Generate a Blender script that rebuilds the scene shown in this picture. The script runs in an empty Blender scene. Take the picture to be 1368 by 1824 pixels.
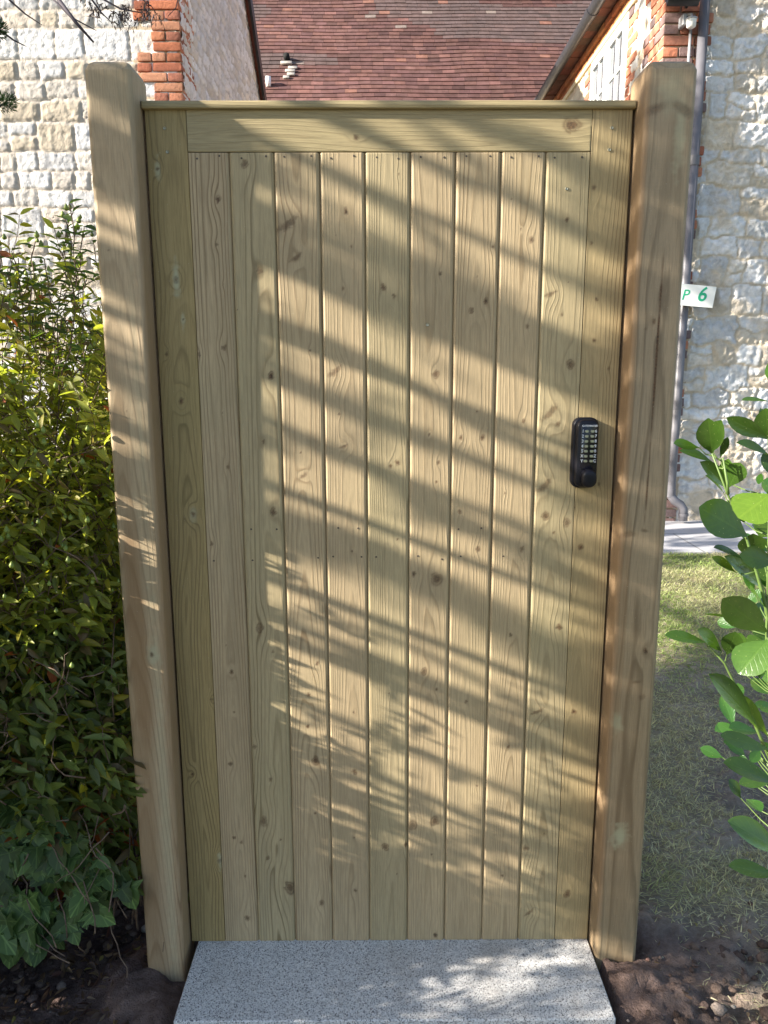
import bpy, math, random
import numpy as np
from mathutils import Vector, Matrix
random.seed(5); RS = np.random.RandomState(11)
SC = bpy.context.scene; COL = SC.collection
R_ = math.radians
# ------------------------------------------------------------------ camera
CAMLOC = (-0.0186, -1.6186, 1.3677)
def setup_camera():
    p, y, r = 0.1934, 0.0043, -0.0022
    fw = Vector((math.sin(y)*math.cos(p), math.cos(y)*math.cos(p), -math.sin(p)))
    ri = Vector((math.cos(y), -math.sin(y), 0)); up = ri.cross(fw)
    c, s = math.cos(r), math.sin(r); R = ri*c+up*s; U = up*c-ri*s
    cd = bpy.data.cameras.new('camera'); o = bpy.data.objects.new('camera', cd); COL.objects.link(o)
    o.matrix_world = Matrix(((R.x, U.x, -fw.x, CAMLOC[0]), (R.y, U.y, -fw.y, CAMLOC[1]), (R.z, U.z, -fw.z, CAMLOC[2]), (0, 0, 0, 1)))
    cd.sensor_fit = 'VERTICAL'; cd.sensor_height = 36; cd.lens = 1370/1824*36
    cd.clip_start = 0.02; cd.clip_end = 500; SC.camera = o
setup_camera()
# ------------------------------------------------------------------ sky, sun, exposure
SUNV = Vector((-1.0, -0.25, 0.45)).normalized()          # direction towards the sun
EXPOSURE = 1.74; SKY = 0.080; SUN = 5.0
w = bpy.data.worlds.new('World'); SC.world = w; w.use_nodes = True
nt = w.node_tree; nt.nodes.clear()
sky = nt.nodes.new('ShaderNodeTexSky'); sky.sky_type = 'NISHITA'; sky.sun_disc = False
sky.sun_elevation = math.asin(SUNV.z); sky.sun_rotation = math.atan2(SUNV.x, SUNV.y)
bg = nt.nodes.new('ShaderNodeBackground'); bg.inputs[1].default_value = SKY
ow = nt.nodes.new('ShaderNodeOutputWorld'); nt.links.new(sky.outputs[0], bg.inputs[0]); nt.links.new(bg.outputs[0], ow.inputs[0])
sl = bpy.data.lights.new('sun', 'SUN'); sl.energy = SUN; sl.angle = R_(0.53); sl.color = (1.0, 0.92, 0.80)
so = bpy.data.objects.new('sun', sl); COL.objects.link(so); so.rotation_euler = (-SUNV).to_track_quat('-Z', 'Y').to_euler()
SC.view_settings.view_transform = 'Standard'; SC.view_settings.look = 'None'
SC.view_settings.exposure = EXPOSURE; SC.view_settings.gamma = 1.0
SC.cycles.max_bounces = 8; SC.cycles.transparent_max_bounces = 8
# ------------------------------------------------------------------ noise
def _tab(seed): return np.random.RandomState(seed).rand(256, 256)
_T = {}
def vn(x, y, seed=0):
    if seed not in _T: _T[seed] = _tab(seed)
    T = _T[seed]; x = np.asarray(x, float); y = np.asarray(y, float)
    xi = np.floor(x).astype(int); yi = np.floor(y).astype(int); fx = x-xi; fy = y-yi
    fx = fx*fx*(3-2*fx); fy = fy*fy*(3-2*fy)
    a = T[xi & 255, yi & 255]; b = T[(xi+1) & 255, yi & 255]; c = T[xi & 255, (yi+1) & 255]; d = T[(xi+1) & 255, (yi+1) & 255]
    return ((a*(1-fx)+b*fx)*(1-fy)+(c*(1-fx)+d*fx)*fy)*2-1
def fbm(x, y, seed=0, o=4, g=.5):
    s = 0; a = 1; t = 0
    for k in range(o):
        s = s+a*vn(x*2**k+17.3*k, y*2**k+5.1*k, seed+k); t += a; a *= g
    return s/t
def sst(a, b, x):
    t = np.clip((x-a)/(b-a), 0, 1); return t*t*(3-2*t)
# ------------------------------------------------------------------ mesh building
def tag(o, label=None, cat=None, group=None, kind=None):
    if label: o['label'] = label
    if cat: o['category'] = cat
    if group: o['group'] = group
    if kind: o['kind'] = kind
    return o
def empty(name, loc, label, cat, group=None):
    o = bpy.data.objects.new(name, None); COL.objects.link(o); o.location = loc; o.empty_display_size = .1
    return tag(o, label, cat, group)
def link(name, me, mat, parent=None, smooth=False):
    o = bpy.data.objects.new(name, me); COL.objects.link(o)
    if mat: me.materials.append(mat)
    if parent is not None:
        o.parent = parent
        if parent.type == 'EMPTY': o.matrix_parent_inverse = Matrix.Translation(-parent.location)
    if smooth: me.polygons.foreach_set('use_smooth', [True]*len(me.polygons))
    return o
def npmesh(name, V, F, mat, parent=None, smooth=False, col=None, **attrs):
    """V (n,3); F (m,k) array of uniform polygons, or a list of such arrays"""
    if not isinstance(F, list): F = [F]
    F = [np.asarray(f, dtype=np.int32) for f in F if len(f)]
    V = np.asarray(V, dtype=np.float32); me = bpy.data.meshes.new(name)
    me.vertices.add(len(V)); me.vertices.foreach_set('co', V.ravel())
    lt = np.concatenate([np.full(len(f), f.shape[1], np.int32) for f in F]); li = np.concatenate([f.ravel() for f in F])
    me.loops.add(len(li)); me.loops.foreach_set('vertex_index', li)
    me.polygons.add(len(lt)); ls = np.concatenate([[0], np.cumsum(lt)[:-1]]).astype(np.int32)
    me.polygons.foreach_set('loop_start', ls); me.polygons.foreach_set('loop_total', lt)
    me.update(calc_edges=True)
    if col is not None:
        a = me.color_attributes.new('Col', 'FLOAT_COLOR', 'POINT'); c = np.ones((len(V), 4), np.float32); c[:, :3] = col
        a.data.foreach_set('color', c.ravel())
    for k, v in attrs.items():
        a = me.attributes.new(k, 'FLOAT', 'POINT'); a.data.foreach_set('value', np.asarray(v, np.float32).ravel())
    return link(name, me, mat, parent, smooth)
def gridF(n, m, wrap=False):
    """faces of an n x m vertex grid (index i*m+j)"""
    i = np.arange(n-1)[:, None]; j = np.arange(m if wrap else m-1)[None, :]; j2 = (j+1) % m
    a = i*m+j; b = i*m+j2; c = (i+1)*m+j2; d = (i+1)*m+j
    return np.stack([a, b, c, d], -1).reshape(-1, 4)
class MB:
    def __init__(s): s.v = []; s.f = []; s.c = []
    def add(s, vs, fs, col=None):
        n = len(s.v); s.v += [tuple(v) for v in vs]; s.f += [tuple(i+n for i in f) for f in fs]
        s.c += [col or (1, 1, 1)]*len(vs)
    def box(s, x0, x1, y0, y1, z0, z1, col=None, bev=0.0, M=None):
        b = bev
        if b <= 0:
            vs = [(x, y, z) for z in (z0, z1) for (x, y) in ((x0, y0), (x1, y0), (x1, y1), (x0, y1))]
            fs = [(0, 3, 2, 1), (4, 5, 6, 7), (0, 1, 5, 4), (1, 2, 6, 5), (2, 3, 7, 6), (3, 0, 4, 7)]
        else:
            def ring(z, i):
                X0, X1, Y0, Y1 = x0+i, x1-i, y0+i, y1-i
                return [(X0+b, Y0, z), (X1-b, Y0, z), (X1, Y0+b, z), (X1, Y1-b, z), (X1-b, Y1, z), (X0+b, Y1, z), (X0, Y1-b, z), (X0, Y0+b, z)]
            vs = ring(z0, b)+ring(z0+b, 0)+ring(z1-b, 0)+ring(z1, b)
            fs = [tuple(range(7, -1, -1)), tuple(range(24, 32))]
            for r in range(3):
                for k in range(8): fs.append((r*8+k, r*8+(k+1) % 8, r*8+8+(k+1) % 8, r*8+8+k))
        if M is not None: vs = [M @ Vector(v) for v in vs]
        s.add(vs, fs, col)
    def tube(s, pts, rad, n=8, cap=True, col=None):
        pts = [Vector(p) for p in pts]; N = len(pts)
        if not hasattr(rad, '__len__'): rad = [rad]*N
        vs = []; t = (pts[1]-pts[0]).normalized(); u = t.orthogonal().normalized()
        for i, p in enumerate(pts):
            t = (pts[min(i+1, N-1)]-pts[max(i-1, 0)]).normalized()
            u = (u-t*u.dot(t)); u = u.normalized() if u.length > 1e-6 else t.orthogonal().normalized(); v = t.cross(u)
            for k in range(n):
                a = 2*math.pi*k/n; vs.append(p+(u*math.cos(a)+v*math.sin(a))*rad[i])
        fs = [(i*n+k, i*n+(k+1) % n, (i+1)*n+(k+1) % n, (i+1)*n+k) for i in range(N-1) for k in range(n)]
        if cap: fs += [tuple(range(n-1, -1, -1)), tuple(range((N-1)*n, N*n))]
        s.add(vs, fs, col)
    def prism(s, poly, mapf, d0, d1, col=None):
        n = len(poly); vs = [mapf(a, b, d0) for a, b in poly]+[mapf(a, b, d1) for a, b in poly]
        fs = [tuple(range(n-1, -1, -1)), tuple(range(n, 2*n))]+[(k, (k+1) % n, n+(k+1) % n, n+k) for k in range(n)]
        s.add(vs, fs, col)
    def build(s, name, mat, parent=None, smooth=False, autosm=None):
        me = bpy.data.meshes.new(name); me.from_pydata(s.v, [], s.f); me.update()
        a = me.color_attributes.new('Col', 'FLOAT_COLOR', 'POINT')
        a.data.foreach_set('color', np.concatenate([np.array(s.c, np.float32), np.ones((len(s.v), 1), np.float32)], 1).ravel())
        o = link(name, me, mat, parent, smooth)
        if autosm is not None:
            me.polygons.foreach_set('use_smooth', [True]*len(me.polygons)); me.set_sharp_from_angle(angle=R_(autosm))
        return o
# ------------------------------------------------------------------ node helper
class NM:
    def __init__(s, name):
        s.m = bpy.data.materials.new(name); s.m.use_nodes = True; s.t = s.m.node_tree; s.t.nodes.clear()
        s.out = s.t.nodes.new('ShaderNodeOutputMaterial'); s.b = s.n('ShaderNodeBsdfPrincipled'); s.l(s.b.outputs[0], s.out.inputs[0])
    def n(s, k, **kw):
        x = s.t.nodes.new(k)
        for a, b in kw.items(): setattr(x, a, b)
        return x
    def l(s, a, b): s.t.links.new(a, b)
    def _in(s, sock, v):
        if hasattr(v, 'is_linked') or hasattr(v, 'links'): s.l(v, sock)
        elif isinstance(v, (tuple, list)) and len(v) == 3 and sock.type == 'RGBA': sock.default_value = (*v, 1)
        else: sock.default_value = v
    def attr(s, name, fac=True):
        a = s.n('ShaderNodeAttribute', attribute_name=name); return a.outputs['Fac' if fac else 'Color']
    def math(s, op, a, b=0., c=0., clamp=False):
        x = s.n('ShaderNodeMath', operation=op, use_clamp=clamp)
        for i, v in enumerate((a, b, c)): s._in(x.inputs[i], v)
        return x.outputs[0]
    def pos(s): return s.n('ShaderNodeTexCoord').outputs['Object']
    def noise(s, scale=5, detail=3, rough=.5, vec=None, dist=0.):
        x = s.n('ShaderNodeTexNoise'); x.inputs['Scale'].default_value = scale; x.inputs['Detail'].default_value = detail
        x.inputs['Roughness'].default_value = rough; x.inputs['Distortion'].default_value = dist
        s.l(vec if vec is not None else s.pos(), x.inputs['Vector']); return x.outputs['Fac']
    def voro(s, scale, vec=None, feature='F1', out='Distance'):
        x = s.n('ShaderNodeTexVoronoi', feature=feature); x.inputs['Scale'].default_value = scale
        s.l(vec if vec is not None else s.pos(), x.inputs['Vector']); return x.outputs[out]
    def scl(s, v, sc):
        x = s.n('ShaderNodeMapping'); s.l(v, x.inputs[0]); x.inputs['Scale'].default_value = sc; return x.outputs[0]
    def mr(s, v, a, b, c=0., d=1., smooth=False):
        x = s.n('ShaderNodeMapRange'); x.clamp = True
        if smooth: x.interpolation_type = 'SMOOTHSTEP'
        s._in(x.inputs['Value'], v)
        for k, q in zip(('From Min', 'From Max', 'To Min', 'To Max'), (a, b, c, d)): x.inputs[k].default_value = q
        return x.outputs[0]
    def mix(s, f, a, b, mode='MIX'):
        x = s.n('ShaderNodeMix', data_type='RGBA', blend_type=mode); s._in(x.inputs[0], f); s._in(x.inputs[6], a); s._in(x.inputs[7], b); return x.outputs[2]
    def bump(s, h, strength=.3, dist=.01, nrm=None):
        x = s.n('ShaderNodeBump'); x.inputs['Strength'].default_value = strength; x.inputs['Distance'].default_value = dist
        s.l(h, x.inputs['Height'])
        if nrm is not None: s.l(nrm, x.inputs['Normal'])
        return x.outputs[0]
    def fin(s, col, rough=.6, nrm=None, spec=.5, metal=0., trans=None):
        s._in(s.b.inputs['Base Color'], col); s._in(s.b.inputs['Roughness'], rough)
        s.b.inputs['Specular IOR Level'].default_value = spec; s.b.inputs['Metallic'].default_value = metal
        if nrm is not None: s.l(nrm, s.b.inputs['Normal'])
        if trans is not None:
            tr = s.n('ShaderNodeBsdfTranslucent'); s._in(tr.inputs[0], trans[1]); mx = s.n('ShaderNodeMixShader'); mx.inputs[0].default_value = trans[0]
            s.l(s.b.outputs[0], mx.inputs[1]); s.l(tr.outputs[0], mx.inputs[2]); s.l(mx.outputs[0], s.out.inputs[0])
        return s.m
# ------------------------------------------------------------------ materials
def wood_mat(name, early, late, fine=1.0, saw=0.0, long='Z', wet=0.):
    """treated softwood: ring phase, knots and stains come as mesh attributes"""
    N = NM(name); p = N.pos()
    st = (60, 60, 3.0) if long == 'Z' else (3.0, 60, 60)
    f = N.math('FRACT', N.attr('ph'))
    late_w = N.math('MULTIPLY', N.mr(f, .52, .86, smooth=True), N.mr(f, .88, 1., 1., 0.))
    gs = N.mr(N.noise(1.0, 2, .5, N.scl(p, (9, 9, 1.5) if long == 'Z' else (1.5, 9, 9))), .3, .7, .45, 1.0)
    lw = N.math('MULTIPLY', N.math('MULTIPLY', late_w, gs), N.attr('gs'))
    tint = N.noise(1., 3, .55, N.scl(p, (14, 14, 1.1) if long == 'Z' else (1.1, 14, 14)))
    e1 = N.mix(N.mr(tint, .3, .7), tuple(c*.86 for c in early), tuple(c*1.10 for c in early))
    base = N.mix(lw, e1, late)
    fib = N.noise(1., 4, .65, N.scl(p, tuple(v*6 for v in st)))
    base = N.mix(N.mr(fib, .42, .64, 0, .46*fine), base, tuple(c*.55 for c in early))
    base = N.mix(N.mr(N.noise(1., 2, .5, N.scl(p, tuple(v*22 for v in st))), .62, .75, 0, .35*fine), base, tuple(c*1.35 for c in early))
    blot = N.noise(3.3, 3, .5, p)
    base = N.mix(N.mr(blot, .5, .72, 0, .30), base, (early[0]*.72, early[1]*.80, early[2]*.72))
    base = N.mix(N.attr('tg'), base, (.43, .43, .29))             # copper-green stain
    base = N.mix(N.attr('tb'), base, (.24, .140, .065))          # reddish heartwood
    kr = N.mix(N.mr(N.noise(240, 2, .5, p), .35, .65), (.045, .022, .012), (.13, .068, .032))
    base = N.mix(N.attr('kn'), base, kr)
    speck = N.voro(75, p); base = N.mix(N.mr(speck, .06, .03, 0, .5), base, (.52, .5, .40))
    h = N.math('ADD', N.math('MULTIPLY', fib, .7), N.math('MULTIPLY', late_w, .55))
    if saw:
        wv = N.noise(1., 2, .5, N.scl(p, (12, 12, 430))); h = N.math('ADD', h, N.math('MULTIPLY', wv, saw))
        base = N.mix(N.mr(wv, .45, .75, 0, .22*saw), base, tuple(c*.6 for c in early))
    return N.fin(base, N.mr(fib, .3, .7, .52, .72), N.bump(h, .5, .0009), .35)
EARLY = (.455, .350, .210); LATE = (.17, .112, .052)
M_WOOD = wood_mat('wood_board', EARLY, LATE)
M_WOODG = wood_mat('wood_board_green', (.435, .350, .204), (.165, .118, .056))
M_WOODP = wood_mat('wood_board_pink', (.458, .352, .212), (.185, .120, .060))
M_STILE = wood_mat('wood_stile', (.345, .258, .115), (.085, .055, .020))
M_STILER = wood_mat('wood_stile_right', (.395, .302, .160), (.12, .080, .034))
M_RAIL = wood_mat('wood_rail', (.385, .310, .17), (.16, .115, .055), long='X')
M_POSTL = wood_mat('wood_post_left', (.46, .35, .22), (.14, .082, .040), saw=.3)
M_POSTR = wood_mat('wood_post_right', (.350, .270, .175), (.070, .046, .026), saw=.45)
def plain(name, col, rough=.5, spec=.5, metal=0., nz=0., nscale=20, bump=0.):
    N = NM(name); n = N.noise(nscale, 4, .6)
    c = N.mix(N.mr(n, .3, .7), tuple(v*(1-nz) for v in col), tuple(min(1, v*(1+nz)) for v in col))
    return N.fin(c, rough, N.bump(n, bump, .004) if bump else None, spec, metal)
def colmat(name, rough=.85, nz=.25, nscale=30, bump=.5, bd=.006, spec=.25):
    N = NM(name); c = N.attr('Col', False); n = N.noise(nscale, 6, .65); n2 = N.noise(nscale*5, 3, .6)
    c2 = N.mix(N.mr(n, .3, .7, 0, nz*1.4), c, N.mix(1., c, (.45, .42, .38), 'MULTIPLY'))
    c3 = N.mix(N.mr(n2, .5, .8, 0, nz), c2, N.mix(1., c2, (.55, .52, .5), 'MULTIPLY'))
    h = N.math('ADD', n, N.math('MULTIPLY', n2, .35))
    return N.fin(c3, rough, N.bump(h, bump, bd), spec)
M_STONE = colmat('limestone_wall', .9, .18, 22, .7, .02)
M_STONE2 = colmat('rubble_wall', .9, .3, 16, .7, .022)
M_BRICK = colmat('brick', .9, .35, 45, .8, .008)
M_TILE = colmat('clay_tile', .9, .55, 7, .25, .004)
M_BLACK = plain('black_paint', (.018, .018, .02), .4)
M_GUTTER = plain('gutter_plastic', (.035, .035, .042), .42, nz=.15)
M_PIPE = plain('pipe_metal', (.13, .128, .145), .38, nz=.12, nscale=8)
M_WHITE = plain('white_paint', (.80, .80, .78), .4, nz=.03)
M_CREAM = plain('cream_paint', (.62, .50, .30), .6, nz=.1)
M_LOCK = plain('lock_black', (.006, .006, .011), .42, .3, nz=.2, nscale=200)
M_BUTTON = plain('button_steel', (.62, .62, .58), .28, .5, .9, nz=.1, nscale=300)
M_PRINT = plain('white_print', (.72, .74, .78), .5)
M_NAIL = plain('nail_steel', (.09, .07, .055), .5, .5, .3, nz=.4, nscale=300)
M_SIGNGREEN = plain('green_print', (.015, .38, .20), .5)
M_SIGN = plain('sign_white', (.80, .82, .80), .35, nz=.02)
M_GREYP = plain('grey_plastic', (.30, .31, .33), .4)
M_CURTAIN = plain('curtain', (.42, .42, .42), .9, nz=.2, nscale=4)
N = NM('window_glass'); M_GLASS = N.fin((.10, .12, .14), .06, None, .9)
M_GLASS.node_tree.nodes['Principled BSDF'].inputs['Coat Weight'].default_value = .6
N = NM('granite'); p = N.pos(); a = N.voro(480, p, out='Color'); sx = N.n('ShaderNodeSeparateColor'); N.l(a, sx.inputs[0])
c = N.mix(N.mr(sx.outputs[0], .1, .9), (.46, .46, .465), (.80, .795, .79))
b_ = N.voro(520, N.scl(p, (1, 1, 1)), out='Color'); sb = N.n('ShaderNodeSeparateColor'); N.l(b_, sb.inputs[0])
c = N.mix(N.mr(sb.outputs[1], .80, .84), c, (.10, .10, .11)); c = N.mix(N.mr(sb.outputs[2], .86, .9, 0, .7), c, (.80, .76, .72))
c = N.mix(N.mr(N.noise(6, 4, .6, p), .50, .72, 0, .45), c, (.36, .32, .28))
M_GRANITE = N.fin(c, .62, N.bump(sx.outputs[1], .35, .0012), .4)
M_SOIL = colmat('soil', .97, .55, 60, .9, .012, .15)
N = NM('paving'); p = N.pos(); br = N.n('ShaderNodeTexBrick'); N.l(p, br.inputs[0]); br.inputs['Scale'].default_value = 1.0
br.inputs['Color1'].default_value = (.50, .50, .52, 1); br.inputs['Color2'].default_value = (.44, .44, .47, 1); br.inputs['Mortar'].default_value = (.25, .25, .25, 1)
br.inputs['Mortar Size'].default_value = .008; br.inputs['Brick Width'].default_value = .9; br.inputs['Row Height'].default_value = .6
M_PAVE = N.fin(N.mix(N.mr(N.noise(8, 4, .6, p), .4, .8, 0, .4), br.outputs[0], (.36, .35, .34)), .8)
def leafmat(name, rough=.42, tr=.38, vein=.5, spec=.5, gl=1.6, vm=1.9, spots=0.):
    N = NM(name); c = N.attr('Col', False); s = N.attr('ls'); t = N.attr('lt')
    as_ = N.math('ABSOLUTE', s); mid = N.mr(as_, .03, .10, 1., 0.)
    sv = N.math('FRACT', N.math('ADD', N.math('MULTIPLY', t, 7.), N.math('MULTIPLY', as_, -2.2)))
    side = N.math('MULTIPLY', N.mr(N.math('ABSOLUTE', N.math('SUBTRACT', sv, .5)), .05, .14, 1., 0.), .45)
    vv = N.math('MULTIPLY', N.math('MAXIMUM', mid, side), vein)
    n = N.noise(70, 3, .6); c1 = N.mix(N.mr(n, .3, .7, 0, .35), c, N.mix(1., c, (.55, .6, .5), 'MULTIPLY'))
    c2 = N.mix(vv, c1, N.mix(1., c1, (vm, vm*.9, vm*.95), 'MULTIPLY'))
    if spots: c2 = N.mix(N.mr(N.voro(140, N.pos()), .10, .07, 0, spots), c2, (.30, .34, .12)); c2 = N.mix(N.mr(N.noise(9, 3, .6), .58, .75, 0, .5), c2, (.13, .17, .03))
    tc = N.mix(1., c2, (gl*1.15, gl*1.25, gl*.55), 'MULTIPLY')
    h = N.math('ADD', N.math('MULTIPLY', vv, -1.), N.math('MULTIPLY', n, .5))
    return N.fin(c2, rough, N.bump(h, .3, .002), spec, trans=(tr, tc))
M_LEAF = leafmat('shrub_leaf', .42, .48, .35)
M_IVY = leafmat('ivy_leaf', .45, .16, .9, .32, vm=2.3)
M_LAUREL = leafmat('laurel_leaf', .24, .34, .38, .6, 1.5, 1.5, .8)
M_CONIF = leafmat('conifer_needle', .6, .15, 0.)
M_GRASS = leafmat('grass_blade', .6, .3, 0., .3)
N = NM('bark'); n = N.noise(1., 5, .65, N.scl(N.pos(), (40, 40, 9)))
M_BARK = N.fin(N.mix(N.mr(n, .3, .7), (.045, .030, .022), (.17, .125, .09)), .9, N.bump(n, .6, .01), .2)
N = NM('twig'); n = N.noise(60, 3, .6)
M_TWIG = N.fin(N.mix(N.mr(n, .3, .7), (.07, .040, .028), (.24, .17, .12)), .7, None, .3)
M_TWIGD = plain('dark_twig', (.055, .045, .06), .8, nz=.3)
M_STEMG = plain('green_stem', (.10, .16, .04), .5, nz=.2)
M_POD = plain('seed_pod', (.20, .26, .05), .45, nz=.3, nscale=60)
M_HOLE = plain('vent_shade', (.004, .004, .004), .9)  # near-black stands in for the shade inside the open vent
M_LIME = colmat('lime_mortar', .95, .2, 30, .6, .01)
# ------------------------------------------------------------------ timber
def wood_attrs(x, y, z, seed, xc, yc, spacing=.0042, taper=.016, knots=(), wob=.006, green=(), brown=(), dark=(), sw=1.):
    """solid-wood ring field: x across, y depth, z along the grain (arrays); returns attribute dict"""
    rs = np.random.RandomState(seed); kn = np.zeros_like(x); swirl = np.zeros_like(x); X = x.copy(); kph = np.zeros_like(x); km = np.zeros_like(x)
    for (kx, kz, r, st) in knots:
        r = r*.001*(.40+.065*r); dx = x-kx; dz = z-kz
        if st == 0:
            R = r*1.9; g = np.exp(-(dx**2/R**2+dz**2/(2.4*R)**2)); X = X-dx*g*(.75 if r > .006 else .5)
            j = 1+.5*fbm(np.arctan2(dz, dx)*1.1+kx*91, kz*50+dx*0, seed+3, 2)
            d = np.hypot(dx/.78, dz/1.0)/(r*.62*j); core = sst(1.25, .55, d)
            ring = np.exp(-((d-1.15)/.28)**2)*.55
            kn = np.maximum(kn, np.maximum(core*(.62+.35*rs.rand()), ring*(.8+.5*rs.rand())))
            halo = np.exp(-(dx**2/(R*1.1)**2+dz**2/(R*1.9)**2)); swirl += halo*.6*min(1, r/.008)*sw
        else:
            a = (rs.rand()-.5)*.5+(.6 if r > .0155 else .15); ca, sa = math.cos(a), math.sin(a)
            u = dx*ca+dz*sa; v = -dx*sa+dz*ca; v = v-.18*u*u/r
            nz = 1+.5*fbm(x*300, z*300, seed+9, 2)
            d = np.hypot(u/(r*.85), v/(r*.25))*nz; kn = np.maximum(kn, sst(1.2, .35, d)*.62)
            g = np.exp(-(dx**2+dz**2/1.5)/(r*1.1)**2); swirl += g*.9; X = X-dx*g*.5
    xcz = xc+.010*vn(z*1.3, z*0+seed, seed)+wob*.5*vn(z*4, z*0, seed+1)
    ycz = yc+.012*vn(z*.9, z*0+2., seed+2)+taper*(z-.9)+wob*fbm(z*2.2, X*9, seed+4, 3)
    r = np.hypot(X-xcz, y-ycz)
    ph = (r+.0011*fbm(x*60, z*5, seed+6, 3))/spacing+swirl*1.6
    gs = .55+.75*vn(np.floor(ph)*.37, ph*0+.5, seed+8)
    tg = np.zeros_like(x); tb = np.zeros_like(x)
    for (gx, gz, rx, rz, a) in green:
        d = np.hypot((x-gx)/rx, (z-gz)/rz)*(1+.6*fbm(x*90, z*90, seed+12, 3)); tg = np.maximum(tg, a*sst(1.3, .2, d))
    for (gx, gz, rx, rz, a) in brown:
        d = np.hypot((x-gx)/rx, (z-gz)/rz)*(1+.25*fbm(x*25, z*5, seed+13, 3)); tb = np.maximum(tb, a*sst(1.3, .5, d))
    for (kx, kz, rx, rz, sl, a) in dark:
        u = dx = x-kx-sl*(z-kz); d = np.hypot(u/rx, (z-kz)/rz)*(1+.4*fbm(x*50, z*50, seed+15, 2)); kn = np.maximum(kn, a*sst(1.2, .3, d))
    return dict(ph=ph, kn=np.clip(kn, 0, .95), gs=np.clip(gs, .12, 1)**1.3, tg=tg, tb=tb)
def board(name, x0, x1, z0, z1, mat, parent, seed, xc, yc, horiz=False, chl=.0, chr_=.0, chd=.004, yf=0., thick=.02, tongue=False, step=.0022, bev=.0008, **kw):
    """rectangular board; fine grid on the face.  horiz: grain along X"""
    if horiz: a0, a1, b0, b1 = z0, z1, x0, x1
    else: a0, a1, b0, b1 = x0, x1, z0, z1
    cl = chl or bev; cr = chr_ or bev; dl = chd if chl else bev; dr = chd if chr_ else bev
    n = max(4, int((a1-a0-cl-cr)/step)); prof = [(a0, yf+thick), (a0, yf+dl+.004), (a0, yf+dl)]
    if chl: prof.append((a0+cl*.5, yf+dl*.55))
    prof += [(a0+cl+(a1-a0-cl-cr)*k/n, yf) for k in range(n+1)]
    if chr_: prof.append((a1-cr*.5, yf+dr*.55))
    prof += [(a1, yf+dr)]
    if tongue: prof += [(a1, yf+.007), (a1+.006, yf+.007), (a1+.006, yf+.012), (a1, yf+.012)]
    prof += [(a1, yf+thick)]
    prof = np.array(prof); M = len(prof); nb = int((b1-b0)/step/1.15)+2
    b = np.concatenate([[b0], np.linspace(b0+bev, b1-bev, nb), [b1]]); dy = np.zeros(len(b)); dy[0] = dy[-1] = bev
    A = np.repeat(prof[None, :, 0], len(b), 0); Y = np.repeat(prof[None, :, 1], len(b), 0); B = np.repeat(b[:, None], M, 1)
    fr = np.abs(Y-yf) < 1e-6; Y = Y+np.where(fr, dy[:, None], 0)
    at = wood_attrs(A.ravel(), Y.ravel(), B.ravel(), seed, xc, yc, **kw)
    A, Y, B = A.ravel(), Y.ravel(), B.ravel()
    Y2 = Y+np.where(np.abs(Y-yf) < 1e-6, .0006*fbm(A*8, B*1.2, seed+40, 2)+.0005, 0)
    V = np.stack([B, Y2, A] if horiz else [A, Y2, B], -1); F = gridF(len(b), M, True)
    if horiz: F = F[:, ::-1]
    F = F[:, ::-1] if False else F
    caps = [np.arange(M)[None, ::-1], (np.arange(M)+(len(b)-1)*M)[None, :]]
    return npmesh(name, V, [F]+caps, mat, parent, False, **at)
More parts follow.
